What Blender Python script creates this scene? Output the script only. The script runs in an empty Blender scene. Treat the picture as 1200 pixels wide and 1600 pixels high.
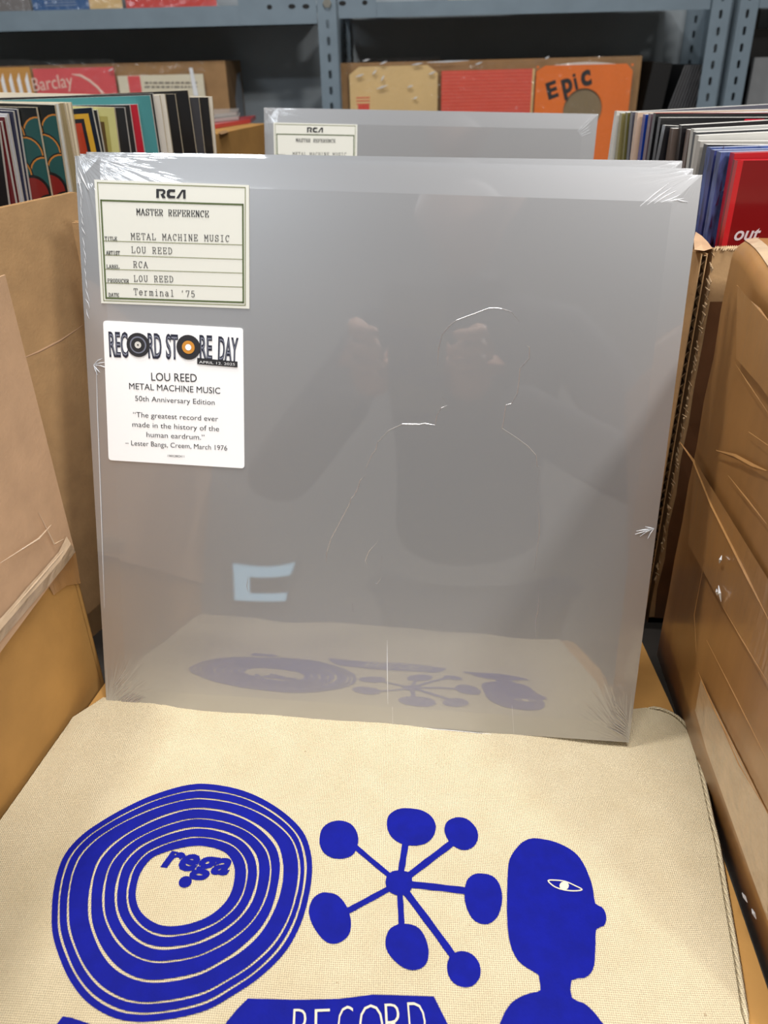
import bpy, math, random
from mathutils import Vector as V, Matrix, geometry, noise
random.seed(7)
S = bpy.context.scene
COL = S.collection

# ------------------------------------------------------------------ camera
IW, IH, F = 1200, 1600, 1250.0
CAM = V((0.0158374, -0.35626318, 0.34952733))
W = Matrix(((0.99968765, -0.02499219, 0.0),
            (-0.01234346, -0.49373848, 0.86952283),
            (-0.02173128, -0.86925123, -0.49389275)))   # camera (x right, y down, z forward) -> world
cd = bpy.data.cameras.new('camera')
cd.sensor_fit = 'VERTICAL'; cd.sensor_height = 24.0; cd.lens = 24.0 * F / IH
cd.clip_start = 0.01; cd.clip_end = 50
cd.dof.use_dof = True; cd.dof.focus_distance = 0.44; cd.dof.aperture_fstop = cd.lens / 2.1
cam = bpy.data.objects.new('camera', cd); COL.objects.link(cam)
M = Matrix((W.col[0], -W.col[1], -W.col[2])).transposed().to_4x4()
M.translation = CAM
cam.matrix_world = M
S.camera = cam

# ------------------------------------------------------------------ world + exposure
wd = bpy.data.worlds.new('world'); S.world = wd; wd.use_nodes = True
wd.node_tree.nodes['Background'].inputs[0].default_value = (0.9, 0.95, 1.0, 1)
wd.node_tree.nodes['Background'].inputs[1].default_value = 0.3
S.view_settings.view_transform = 'Standard'; S.view_settings.look = 'None'
S.view_settings.gamma = 1.0; S.view_settings.use_curve_mapping = False
S.view_settings.exposure = 0.0
S.cycles.use_denoising = True
S.cycles.max_bounces = 6; S.cycles.diffuse_bounces = 3; S.cycles.glossy_bounces = 4
S.cycles.transparent_max_bounces = 12
S.cycles.sample_clamp_indirect = 4.0

# ------------------------------------------------------------------ lamps: (x, y, size x, size y, watts, colour)
CEIL = 1.70
PANELS = [(-0.42, 0.22, 0.12, 0.12, 13, (1.0, 0.975, 0.94)),
          (1.10, -1.65, 0.22, 0.22, 36, (1.0, 0.97, 0.93)),
          (0.10, -0.20, 0.60, 0.30, 17, (1.0, 0.975, 0.94)),  # added overhead fill, softens the shadows on the bag
          (-1.25, -2.55, 0.9, 0.30, 24, (0.86, 0.93, 1.0)),
          (0.45, -1.35, 0.6, 0.20, 15, (0.96, 0.97, 1.0))]  # added fill panel, brightens the back of the shelving

# ------------------------------------------------------------------ helpers
def lin(r, g, b):
    f = lambda c: (c / 12.92 if c <= 0.04045 else ((c + 0.055) / 1.055) ** 2.4)
    return (f(r / 255), f(g / 255), f(b / 255), 1)

def ray(u, v): return W @ V(((u - IW / 2) / F, (v - IH / 2) / F, 1.0))
def on_plane(u, v, p, n):
    r = ray(u, v); return CAM + r * ((V(p) - CAM).dot(V(n)) / r.dot(V(n)))
def at_y(u, v, y): return on_plane(u, v, (0, y, 0), (0, 1, 0))
def at_z(u, v, z): return on_plane(u, v, (0, 0, z), (0, 0, 1))
GS, G0 = -0.06, -0.002
def gz(x): return G0 + GS * x
def on_ground(u, v, dz=0.0): return on_plane(u, v, (0, 0, G0 + dz), (-GS, 0, 1))

MATS = {}
def mat(name, col, rough=0.6, metal=0.0, coat=0.0, coat_rough=0.05, spec=0.5, emit=None, strength=1.0,
        noise_amt=0.0, noise_scale=40.0, noise_stretch=(1, 1, 1), bump=0.0, bump_scale=200.0, bump_stretch=(1, 1, 1), bump_dist=0.001, coat_ior=1.5):
    if name in MATS: return MATS[name]
    m = bpy.data.materials.new(name); m.use_nodes = True
    nt = m.node_tree; b = nt.nodes['Principled BSDF']
    b.inputs['Base Color'].default_value = col
    b.inputs['Roughness'].default_value = rough; b.inputs['Metallic'].default_value = metal
    b.inputs['Coat Weight'].default_value = coat; b.inputs['Coat Roughness'].default_value = coat_rough
    b.inputs['Coat IOR'].default_value = coat_ior
    b.inputs['Specular IOR Level'].default_value = spec
    if emit:
        b.inputs['Emission Color'].default_value = emit; b.inputs['Emission Strength'].default_value = strength
    tc = nt.nodes.new('ShaderNodeTexCoord')
    if noise_amt:
        mp = nt.nodes.new('ShaderNodeMapping'); mp.inputs['Scale'].default_value = noise_stretch
        nz = nt.nodes.new('ShaderNodeTexNoise'); nz.inputs['Scale'].default_value = noise_scale; nz.inputs['Detail'].default_value = 6
        mr = nt.nodes.new('ShaderNodeMapRange'); mr.inputs['From Min'].default_value = 0.3; mr.inputs['From Max'].default_value = 0.7
        mr.inputs['To Min'].default_value = 1 - noise_amt; mr.inputs['To Max'].default_value = 1 + noise_amt
        mx = nt.nodes.new('ShaderNodeMix'); mx.data_type = 'RGBA'; mx.blend_type = 'MULTIPLY'; mx.inputs[0].default_value = 1
        mx.inputs[6].default_value = col
        nt.links.new(tc.outputs['Object'], mp.inputs[0]); nt.links.new(mp.outputs[0], nz.inputs['Vector'])
        nt.links.new(nz.outputs['Fac'], mr.inputs['Value']); nt.links.new(mr.outputs[0], mx.inputs[7])
        nt.links.new(mx.outputs[2], b.inputs['Base Color'])
    if bump:
        mp = nt.nodes.new('ShaderNodeMapping'); mp.inputs['Scale'].default_value = bump_stretch
        nz = nt.nodes.new('ShaderNodeTexNoise'); nz.inputs['Scale'].default_value = bump_scale; nz.inputs['Detail'].default_value = 3
        bp = nt.nodes.new('ShaderNodeBump'); bp.inputs['Strength'].default_value = bump; bp.inputs['Distance'].default_value = bump_dist
        nt.links.new(tc.outputs['Object'], mp.inputs[0]); nt.links.new(mp.outputs[0], nz.inputs['Vector'])
        nt.links.new(nz.outputs['Fac'], bp.inputs['Height'])
        nt.links.new(bp.outputs[0], b.inputs['Normal'])
        if coat: nt.links.new(bp.outputs[0], b.inputs['Coat Normal'])
    MATS[name] = m
    return m

def film_mat(name, fac=0.12, rough=0.08, bump=0.6, scale=60.0, tint=(1, 1, 1, 1), stretch=(1, 1, 1)):
    m = bpy.data.materials.new(name); m.use_nodes = True; nt = m.node_tree; nt.nodes.clear()
    o = nt.nodes.new('ShaderNodeOutputMaterial'); mx = nt.nodes.new('ShaderNodeMixShader'); mx.inputs[0].default_value = fac
    t = nt.nodes.new('ShaderNodeBsdfTransparent'); t.inputs[0].default_value = tint
    g = nt.nodes.new('ShaderNodeBsdfGlossy'); g.inputs['Roughness'].default_value = rough
    tc = nt.nodes.new('ShaderNodeTexCoord'); mp = nt.nodes.new('ShaderNodeMapping'); mp.inputs['Scale'].default_value = stretch
    nz = nt.nodes.new('ShaderNodeTexNoise'); nz.inputs['Scale'].default_value = scale; nz.inputs['Detail'].default_value = 4
    bp = nt.nodes.new('ShaderNodeBump'); bp.inputs['Strength'].default_value = bump; bp.inputs['Distance'].default_value = 0.004
    nt.links.new(tc.outputs['Object'], mp.inputs[0]); nt.links.new(mp.outputs[0], nz.inputs['Vector'])
    nt.links.new(nz.outputs['Fac'], bp.inputs['Height']); nt.links.new(bp.outputs[0], g.inputs['Normal'])
    nt.links.new(t.outputs[0], mx.inputs[1]); nt.links.new(g.outputs[0], mx.inputs[2]); nt.links.new(mx.outputs[0], o.inputs[0])
    MATS[name] = m
    return m

class G:
    def __init__(s): s.v = []; s.f = []; s.m = []
    def add(s, vs, fs, mi=0):
        n = len(s.v); s.v += [V(p) for p in vs]
        for f in fs: s.f.append(tuple(i + n for i in f)); s.m.append(mi)
    def box(s, x0, x1, y0, y1, z0, z1, mi=0, mis=None):
        vs = [(x, y, z) for z in (z0, z1) for y in (y0, y1) for x in (x0, x1)]
        fs = [(0, 2, 3, 1), (4, 5, 7, 6), (0, 1, 5, 4), (2, 6, 7, 3), (0, 4, 6, 2), (1, 3, 7, 5)]  # bottom top front(-y) back left right
        if mis is None: s.add(vs, fs, mi)
        else:
            for f, k in zip(fs, mis):
                s.add([vs[i] for i in f], [(0, 1, 2, 3)], k)
    def prism(s, pts, a, b, mi=0, side=None):
        """pts: 2D outline (x, y), extruded along z a..b"""
        n = len(pts)
        s.add([(p[0], p[1], a) for p in pts] + [(p[0], p[1], b) for p in pts],
              [tuple(range(n - 1, -1, -1)), tuple(range(n, 2 * n))], mi)
        s.add([(p[0], p[1], a) for p in pts] + [(p[0], p[1], b) for p in pts],
              [(i, (i + 1) % n, (i + 1) % n + n, i + n) for i in range(n)], mi if side is None else side)
    def ridge(s, pts, w, h, up, mi=0):
        """raised triangular crease along a 3D polyline"""
        up = V(up).normalized(); pts = [V(p) for p in pts]; n = len(pts); vs = []
        for i, p in enumerate(pts):
            d = (pts[min(i + 1, n - 1)] - pts[max(i - 1, 0)]).normalized(); sd = d.cross(up).normalized()
            k = 0.25 if i in (0, n - 1) else 1.0
            vs += [p - sd * w * .5 * k, p + up * h * k, p + sd * w * .5 * k]
        fs = []
        for i in range(n - 1):
            a = i * 3; b = a + 3
            fs += [(a, a + 1, b + 1, b), (a + 1, a + 2, b + 2, b + 1), (a + 2, a, b, b + 2)]
        s.add(vs, fs, mi)
    def xf(s, mtx): s.v = [mtx @ p for p in s.v]; return s
    def build(s, name, mats, parent=None, smooth=False, matrix=None):
        me = bpy.data.meshes.new(name); me.from_pydata([tuple(p) for p in s.v], [], s.f)
        if not isinstance(mats, (list, tuple)): mats = [mats]
        for m in mats: me.materials.append(m)
        me.polygons.foreach_set('material_index', s.m)
        if smooth: me.polygons.foreach_set('use_smooth', [True] * len(s.f))
        me.update()
        o = bpy.data.objects.new(name, me); COL.objects.link(o)
        if parent: o.parent = parent
        if matrix is not None: o.matrix_world = matrix
        return o

def tag(o, label=None, cat=None, group=None, kind=None):
    if label: o['label'] = label
    if cat: o['category'] = cat
    if group: o['group'] = group
    if kind: o['kind'] = kind
    return o
def empty(name, label, cat, loc=(0, 0, 0), group=None, matrix=None):
    o = bpy.data.objects.new(name, None); COL.objects.link(o); o.empty_display_size = 0.02
    if matrix is not None: o.matrix_world = matrix
    else: o.location = loc
    return tag(o, label, cat, group)

def smooth_closed(pts, k=4):
    out = []; n = len(pts)
    for i in range(n):
        p0, p1, p2, p3 = [V(pts[(i + j - 1) % n]) for j in range(4)]
        for t in range(k):
            t /= k
            out.append(0.5 * ((2 * p1) + (p2 - p0) * t + (2 * p0 - 5 * p1 + 4 * p2 - p3) * t * t + (3 * p1 - p0 - 3 * p2 + p3) * t ** 3))
    return out

TXT = {}
def glyphs(s, offset=0.0, shear=0.0):
    key = (s, offset, shear)
    if key not in TXT:
        c = bpy.data.curves.new('t', 'FONT'); c.body = s; c.offset = offset; c.shear = shear; c.resolution_u = 3
        o = bpy.data.objects.new('t', c); me = bpy.data.meshes.new_from_object(o)
        TXT[key] = ([v.co.to_2d() for v in me.vertices], [tuple(p.vertices) for p in me.polygons])
        bpy.data.objects.remove(o); bpy.data.meshes.remove(me)
    return TXT[key]
def fit_text(g, s, pl, pr, h, z, offset=0.0, shear=0.0, mi=0, fn=None, sag=0.0, full=False):
    """text with its baseline from 2D point pl to pr and cap height h, laid at height z (or through fn)"""
    vs, fs = glyphs(s, offset, shear)
    x0 = min(p.x for p in vs); x1 = max(p.x for p in vs)
    pl = V(pl[:2]); pr = V(pr[:2]); d = pr - pl; L = d.length; d /= L; n = V((-d.y, d.x))
    sx = L / (x1 - x0); sy = h / 0.70
    out = []
    for p in vs:
        q = pl + d * (p.x - x0) * sx + n * p.y * sy
        out.append(fn(q.x, q.y) if fn else (q.x, q.y, z))
    g.add(out, fs, mi)

# slab-serif stroke letters (unit box 0..1 wide, 0..1 high)
def arc(cx, cy, rx, ry, a0, a1, n=7):
    return [(cx + rx * math.cos(math.radians(a0 + (a1 - a0) * i / n)), cy + ry * math.sin(math.radians(a0 + (a1 - a0) * i / n))) for i in range(n + 1)]
def sf(x, y, w=0.16): return [(x - w, y), (x + w, y)]
STK = {
 'M': [[(.14, 0), (.14, 1), (.5, .4), (.86, 1), (.86, 0)], sf(.14, 0, .12), sf(.86, 0, .12), sf(.1, 1, .1), sf(.9, 1, .1)],
 'E': [[(.2, 0), (.2, 1)], [(.06, 1), (.88, 1), (.88, .78)], [(.06, 0), (.9, 0), (.9, .25)], [(.2, .52), (.62, .52)], [(.62, .4), (.62, .64)]],
 'T': [[(.5, 0), (.5, 1)], [(.08, .78), (.08, 1), (.92, 1), (.92, .78)], sf(.5, 0)],
 'A': [[(.1, 0), (.5, 1), (.9, 0)], [(.25, .36), (.75, .36)], sf(.1, 0, .13), sf(.9, 0, .13)],
 'L': [[(.25, 0), (.25, 1)], sf(.25, 1), [(.08, 0), (.9, 0), (.9, .3)]],
 'C': [arc(.52, .5, .4, .5, 50, 310, 12), [(.86, 1), (.86, .72)]],
 'H': [[(.18, 0), (.18, 1)], [(.82, 0), (.82, 1)], [(.18, .5), (.82, .5)], sf(.18, 0, .14), sf(.18, 1, .14), sf(.82, 0, .14), sf(.82, 1, .14)],
 'I': [[(.5, 0), (.5, 1)], sf(.5, 0, .3), sf(.5, 1, .3)],
 'N': [[(.18, 0), (.18, 1), (.82, 0), (.82, 1)], sf(.18, 0, .14), sf(.16, 1, .12), sf(.82, 1, .14)],
 'U': [[(.18, 1), (.18, .35)] + arc(.5, .35, .32, .35, 180, 360) + [(.82, 1)], sf(.18, 1, .14), sf(.82, 1, .14)],
 'S': [arc(.5, .74, .33, .26, 20, 270, 8) + arc(.5, .25, .36, .25, 90, -160, 8)[0:], [(.83, 1), (.83, .72)], [(.14, 0), (.14, .3)]],
 'O': [arc(.5, .5, .4, .5, 0, 360, 14)],
 'R': [[(.2, 0), (.2, 1), (.55, 1)] + arc(.55, .75, .28, .25, 90, -90, 6) + [(.2, .5)], [(.5, .5), (.8, 0), (.97, 0)], sf(.2, 0), sf(.12, 1, .08)],
 'D': [[(.2, 0), (.2, 1), (.45, 1)] + arc(.45, .5, .43, .5, 90, -90, 9) + [(.06, 0)], sf(.12, 1, .08)],
 'F': [[(.2, 0), (.2, 1)], [(.06, 1), (.9, 1), (.9, .75)], [(.2, .52), (.65, .52)], sf(.2, 0), [(.65, .4), (.65, .64)]],
 'B': [[(.2, 0), (.2, 1), (.5, 1)] + arc(.5, .76, .28, .24, 90, -90, 6) + [(.2, .52)], arc(.52, .26, .33, .26, 90, -90, 6) + [(.06, 0)], sf(.12, 1, .08)],
 'P': [[(.2, 0), (.2, 1), (.52, 1)] + arc(.52, .74, .32, .26, 90, -90, 6) + [(.2, .48)], sf(.2, 0), sf(.12, 1, .08)],
 'e': [[(.14, .36), (.86, .36)] + arc(.5, .35, .36, .35, 0, 320, 12)],
 'r': [[(.3, 0), (.3, .68), (.12, .68)], arc(.62, .38, .32, .3, 170, 60, 6), sf(.32, 0, .22)],
 'm': [[(.12, 0), (.12, .68)], [(.12, .5)] + arc(.31, .5, .19, .18, 150, 0, 5) + [(.5, 0)], [(.5, .5)] + arc(.69, .5, .19, .18, 150, 0, 5) + [(.88, 0)], sf(.12, 0, .1), sf(.5, 0, .1), sf(.88, 0, .1), sf(.08, .68, .06)],
 'i': [[(.28, .68), (.52, .68), (.52, 0)], sf(.52, 0, .3), [(.5, .9), (.5, 1.0)]],
 'n': [[(.2, 0), (.2, .68)], [(.2, .45)] + arc(.5, .4, .3, .28, 150, 0, 6) + [(.8, 0)], sf(.2, 0, .14), sf(.8, 0, .14), sf(.14, .68, .08)],
 'a': [arc(.45, .5, .3, .19, 150, 0, 5) + [(.75, .05), (.9, 0)], arc(.45, .2, .3, .2, 0, 360, 10)],
 'l': [[(.28, 1), (.52, 1), (.52, 0)], sf(.52, 0, .3)],
 "'": [[(.5, 1), (.46, .72)]],
 '7': [[(.14, .8), (.14, 1), (.85, 1), (.42, 0)]],
 '5': [[(.8, 1), (.25, 1), (.2, .55)] + arc(.48, .33, .35, .32, 120, -150, 9)],
}
def stroke_text(g, s, pl, pr, h, z, wv=.09, wh=.07, mi=0, adv=1.22):
    pl = V(pl[:2]); pr = V(pr[:2]); d = pr - pl; L = d.length; d /= L; n = V((-d.y, d.x))
    cw = L / (len(s) * adv - (adv - 1))
    for i, ch in enumerate(s):
        for st in STK.get(ch, []):
            for a, b in zip(st, st[1:]):
                A = V((a[0] * cw, a[1] * h)); B = V((b[0] * cw, b[1] * h)); e = B - A
                if e.length < 1e-9: continue
                e.normalize(); w = h * (wh + (wv - wh) * abs(e.y)) * .5; p = V((-e.y, e.x)) * w
                q = [A - p - e * w * .6, B - p + e * w * .6, B + p + e * w * .6, A + p - e * w * .6]
                vs = []
                for c in q:
                    c = pl + d * (c.x + i * cw * adv) + n * c.y; vs.append((c.x, c.y, z))
                g.add(vs, [(0, 1, 2, 3)], mi)

# ------------------------------------------------------------------ materials
m_card = mat('kraft_board', lin(196, 158, 112), 0.85, noise_amt=.10, noise_scale=60, bump=.25, bump_scale=500, bump_dist=.0006)
m_card_orange = mat('kraft_board_orange', lin(182, 136, 72), 0.85, noise_amt=.12, noise_scale=25, bump=.2, bump_scale=400, bump_dist=.0006)
m_card_pink = mat('kraft_board_pale', lin(200, 163, 128), 0.8, noise_amt=.07, noise_scale=60, bump=.25, bump_scale=400, bump_dist=.0006)
m_card_raw = mat('raw_board_edge', lin(205, 176, 138), 0.95, noise_amt=.3, noise_scale=300)
m_flute = mat('flute_paper', lin(96, 72, 46), 0.95, noise_amt=.3, noise_scale=200)
m_card_dark = mat('kraft_board_brown', lin(150, 116, 78), 0.85, noise_amt=.12, noise_scale=40)
m_taped = mat('taped_board', lin(168, 122, 70), 0.45, coat=.8, coat_rough=.22, noise_amt=.12, noise_scale=18, noise_stretch=(1, 3, .4), bump=.35, bump_scale=22, bump_stretch=(1, 1, .25), bump_dist=.003)
m_tape = mat('brown_packing_tape', lin(176, 130, 78), 0.35, coat=1, coat_rough=.12, noise_amt=.10, noise_scale=30, bump=.3, bump_scale=40, bump_stretch=(1, 3, .5), bump_dist=.002)
m_tape_pale = mat('pale_glossy_tape', lin(205, 178, 146), 0.35, coat=1, coat_rough=.15, noise_amt=.12, noise_scale=60, bump=.6, bump_scale=90, bump_dist=.002)
m_tape_dark = mat('dark_glossy_tape', lin(110, 76, 52), 0.3, coat=1, coat_rough=.1, noise_amt=.2, noise_scale=30, bump=.4, bump_scale=30, bump_dist=.002)
m_steel = mat('blue_grey_painted_steel', lin(122, 138, 150), 0.38, metal=.15, noise_amt=.06, noise_scale=30, bump=.05, bump_scale=60)
m_steel_lt = mat('pale_steel_edge', lin(150, 168, 182), 0.35, metal=.15)
m_back = mat('grey_steel_back', lin(176, 186, 192), 0.5, metal=.1, noise_amt=.08, noise_scale=6, bump=.1, bump_scale=4, bump_dist=.01)
m_bolt = mat('zinc_bolt', lin(190, 190, 180), 0.3, metal=1)
m_paper = mat('cream_label_paper', lin(226, 226, 216), 0.5, coat=.5, coat_rough=.15, coat_ior=1.4)
m_sticker = mat('white_sticker', lin(250, 251, 252), 0.45, coat=.15, coat_rough=.2)
m_ink = mat('black_ink', lin(38, 38, 42), 0.5)
m_ink2 = mat('typewriter_ink', lin(70, 70, 72), 0.6)
m_navy = mat('navy_ink', lin(28, 32, 52), 0.5)
m_grey_inline = mat('grey_inline_ink', lin(120, 124, 140), 0.5)
m_green = mat('olive_green_ink', lin(84, 98, 58), 0.6)
m_green_thin = mat('pale_green_ink', lin(142, 146, 112), 0.6)
m_orange_ink = mat('orange_label_ink', lin(206, 140, 50), 0.5)
m_blue = mat('blue_screen_print', lin(2, 14, 132), 0.75, spec=.2, noise_amt=.12, noise_scale=120, bump=.25, bump_scale=900, bump_dist=.0005)
m_white_edge = mat('white_card_edge', lin(214, 212, 206), 0.6)
m_cream_edge = mat('cream_card_edge', lin(214, 202, 176), 0.7)
m_film = film_mat('clear_poly_film', .10, .12, .7, 70)
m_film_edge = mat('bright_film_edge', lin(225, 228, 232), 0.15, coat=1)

# silver shrink-wrapped jacket with film pulled into the corners
def silver_material():
    m = bpy.data.materials.new('silver_jacket_under_film'); m.use_nodes = True; nt = m.node_tree; N = nt.nodes; L = nt.links
    b = N['Principled BSDF']
    b.inputs['Base Color'].default_value = lin(176, 176, 177); b.inputs['Metallic'].default_value = .62; b.inputs['Roughness'].default_value = .36
    b.inputs['Coat Weight'].default_value = 1; b.inputs['Coat IOR'].default_value = 2.05; b.inputs['Coat Roughness'].default_value = .018
    tc = N.new('ShaderNodeTexCoord'); P = tc.outputs['Object']
    total = None
    for k, (cx, cy, rad, amp) in enumerate([(-.1575, .315, .065, .45), (.1575, .315, .05, .16), (-.1575, 0, .055, .9), (.1575, 0, .05, 1.0)]):
        sub = N.new('ShaderNodeVectorMath'); sub.operation = 'SUBTRACT'; sub.inputs[1].default_value = (cx, cy, 0); L.new(P, sub.inputs[0])
        sp = N.new('ShaderNodeSeparateXYZ'); L.new(sub.outputs[0], sp.inputs[0])
        an = N.new('ShaderNodeMath'); an.operation = 'ARCTAN2'; L.new(sp.outputs[1], an.inputs[0]); L.new(sp.outputs[0], an.inputs[1])
        a2 = N.new('ShaderNodeMath'); a2.operation = 'MULTIPLY'; a2.inputs[1].default_value = 9; L.new(an.outputs[0], a2.inputs[0])
        le = N.new('ShaderNodeVectorMath'); le.operation = 'LENGTH'; L.new(sub.outputs[0], le.inputs[0])
        l2 = N.new('ShaderNodeMath'); l2.operation = 'MULTIPLY'; l2.inputs[1].default_value = 22; L.new(le.outputs['Value'], l2.inputs[0])
        cb = N.new('ShaderNodeCombineXYZ'); L.new(a2.outputs[0], cb.inputs[0]); L.new(l2.outputs[0], cb.inputs[1]); cb.inputs[2].default_value = k * 7.3
        nz = N.new('ShaderNodeTexNoise'); nz.inputs['Scale'].default_value = 1.6; nz.inputs['Detail'].default_value = 2; L.new(cb.outputs[0], nz.inputs['Vector'])
        mr = N.new('ShaderNodeMapRange'); mr.interpolation_type = 'SMOOTHSTEP'; mr.inputs['From Min'].default_value = 0.006; mr.inputs['From Max'].default_value = rad
        mr.inputs['To Min'].default_value = amp; mr.inputs['To Max'].default_value = 0; L.new(le.outputs['Value'], mr.inputs['Value'])
        mu = N.new('ShaderNodeMath'); mu.operation = 'MULTIPLY'; L.new(nz.outputs['Fac'], mu.inputs[0]); L.new(mr.outputs[0], mu.inputs[1])
        if total is None: total = mu.outputs[0]
        else:
            ad = N.new('ShaderNodeMath'); ad.operation = 'ADD'; L.new(total, ad.inputs[0]); L.new(mu.outputs[0], ad.inputs[1]); total = ad.outputs[0]
    nz = N.new('ShaderNodeTexNoise'); nz.inputs['Scale'].default_value = 7; nz.inputs['Detail'].default_value = 1; L.new(P, nz.inputs['Vector'])
    b1 = N.new('ShaderNodeBump'); b1.inputs['Strength'].default_value = 1; b1.inputs['Distance'].default_value = .0018; L.new(nz.outputs['Fac'], b1.inputs['Height'])
    b2 = N.new('ShaderNodeBump'); b2.inputs['Strength'].default_value = .9; b2.inputs['Distance'].default_value = .0007
    L.new(total, b2.inputs['Height']); L.new(b1.outputs[0], b2.inputs['Normal'])
    L.new(b2.outputs[0], b.inputs['Coat Normal'])
    b3 = N.new('ShaderNodeBump'); b3.inputs['Strength'].default_value = .35; b3.inputs['Distance'].default_value = .0007; L.new(total, b3.inputs['Height'])
    L.new(b3.outputs[0], b.inputs['Normal'])
    return m
m_silver = silver_material()
m_silver_edge = mat('bright_jacket_edge', lin(222, 224, 226), .2, metal=.2, coat=1)
m_ridge = mat('embossed_silver_ridge', lin(190, 190, 192), .25, metal=.6, coat=1)

# canvas with a woven relief
def canvas_material():
    m = bpy.data.materials.new('natural_cotton_canvas'); m.use_nodes = True; nt = m.node_tree; N = nt.nodes; L = nt.links
    b = N['Principled BSDF']; b.inputs['Roughness'].default_value = .95; b.inputs['Specular IOR Level'].default_value = .15
    b.inputs['Sheen Weight'].default_value = .15
    tc = N.new('ShaderNodeTexCoord'); P = tc.outputs['Object']
    hs = []
    for rot in (0, math.pi / 2):
        mp = N.new('ShaderNodeMapping'); mp.inputs['Rotation'].default_value = (0, 0, rot + .03); L.new(P, mp.inputs[0])
        wv = N.new('ShaderNodeTexWave'); wv.inputs['Scale'].default_value = 330; wv.inputs['Distortion'].default_value = 1.2; wv.inputs['Detail Scale'].default_value = 2
        L.new(mp.outputs[0], wv.inputs['Vector']); hs.append(wv.outputs['Fac'])
    mx = N.new('ShaderNodeMath'); mx.operation = 'MULTIPLY'; L.new(hs[0], mx.inputs[0]); L.new(hs[1], mx.inputs[1])
    nz = N.new('ShaderNodeTexNoise'); nz.inputs['Scale'].default_value = 45; nz.inputs['Detail'].default_value = 8; L.new(P, nz.inputs['Vector'])
    sp = N.new('ShaderNodeTexNoise'); sp.inputs['Scale'].default_value = 260; sp.inputs['Detail'].default_value = 2; L.new(P, sp.inputs['Vector'])
    th = N.new('ShaderNodeMapRange'); th.inputs['From Min'].default_value = .76; th.inputs['From Max'].default_value = .82; L.new(sp.outputs['Fac'], th.inputs['Value'])
    cr = N.new('ShaderNodeMix'); cr.data_type = 'RGBA'; cr.inputs[6].default_value = lin(216, 198, 160); cr.inputs[7].default_value = lin(238, 224, 190)
    L.new(nz.outputs['Fac'], cr.inputs[0])
    c2 = N.new('ShaderNodeMix'); c2.data_type = 'RGBA'; c2.inputs[7].default_value = lin(188, 170, 136); L.new(cr.outputs[2], c2.inputs[6])
    inv = N.new('ShaderNodeMath'); inv.operation = 'MULTIPLY'; inv.inputs[1].default_value = .35; L.new(mx.outputs[0], inv.inputs[0]); L.new(inv.outputs[0], c2.inputs[0])
    c3 = N.new('ShaderNodeMix'); c3.data_type = 'RGBA'; c3.inputs[7].default_value = lin(150, 122, 84); L.new(c2.outputs[2], c3.inputs[6]); L.new(th.outputs[0], c3.inputs[0])
    L.new(c3.outputs[2], b.inputs['Base Color'])
    bp = N.new('ShaderNodeBump'); bp.inputs['Strength'].default_value = .9; bp.inputs['Distance'].default_value = .0007; L.new(mx.outputs[0], bp.inputs['Height'])
    b2 = N.new('ShaderNodeBump'); b2.inputs['Strength'].default_value = .4; b2.inputs['Distance'].default_value = .003; L.new(nz.outputs['Fac'], b2.inputs['Height'])
    L.new(bp.outputs[0], b2.inputs['Normal']); L.new(b2.outputs[0], b.inputs['Normal'])
    return m
m_canvas = canvas_material()

# ------------------------------------------------------------------ room shell
RX0, RX1, RY0, RY1, FL = -2.6, 2.6, -3.8, 1.95, -0.95
m_wall = mat('off_white_wall', lin(150, 146, 140), .9, noise_amt=.03, noise_scale=3)
m_floor = mat('grey_concrete_floor', lin(120, 114, 106), .6, noise_amt=.12, noise_scale=4)
m_ceil = mat('grey_ceiling', lin(96, 94, 92), .9)
def struct(name, b, m):
    g = G(); g.box(*b); return tag(g.build(name, m), kind='structure')
struct('floor', (RX0, RX1, RY0, RY1, FL - .05, FL), m_floor)
struct('ceiling', (RX0, RX1, RY0, RY1, CEIL, CEIL + .05), m_ceil)
struct('wall_left', (RX0 - .05, RX0, RY0, RY1, FL, CEIL), m_wall)
struct('wall_right', (RX1, RX1 + .05, RY0, RY1, FL, CEIL), m_wall)
struct('wall_back', (RX0, RX1, RY1, RY1 + .05, FL, CEIL), m_wall)
struct('wall_front', (RX0, RX1, RY0 - .05, RY0, FL, CEIL), m_wall)

m_lamp = mat('lamp_diffuser', (1, 1, 1, 1), .5, emit=(.95, .97, 1, 1), strength=1.6)
m_housing = mat('white_lamp_housing', lin(225, 225, 225), .4)
for i, (x, y, sx, sy, w, c) in enumerate(PANELS):
    e = empty('ceiling_lamp', ['square white ceiling spotlight left of the record shelves', 'square white ceiling spotlight behind and right of the counter',
                               'wide white fill panel added directly above the counter', 'long white ceiling panel behind and left of the photographer', 'short white fill panel added above the photographer'][i], 'ceiling lamp', (x, y, CEIL))
    g = G(); g.box(-sx / 2 - .01, sx / 2 + .01, -sy / 2 - .01, sy / 2 + .01, -.05, 0); g.build('lamp_housing', m_housing, e)
    g = G(); g.box(-sx / 2, sx / 2, -sy / 2, sy / 2, -.056, -.0505); g.build('diffuser', m_lamp, e)
    ld = bpy.data.lights.new('lamp_light', 'AREA'); ld.shape = 'RECTANGLE'; ld.size = sx; ld.size_y = sy; ld.energy = w; ld.color = c
    lo = bpy.data.objects.new('lamp_light', ld); COL.objects.link(lo); lo.parent = e; lo.location = (0, 0, -.06)

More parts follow.
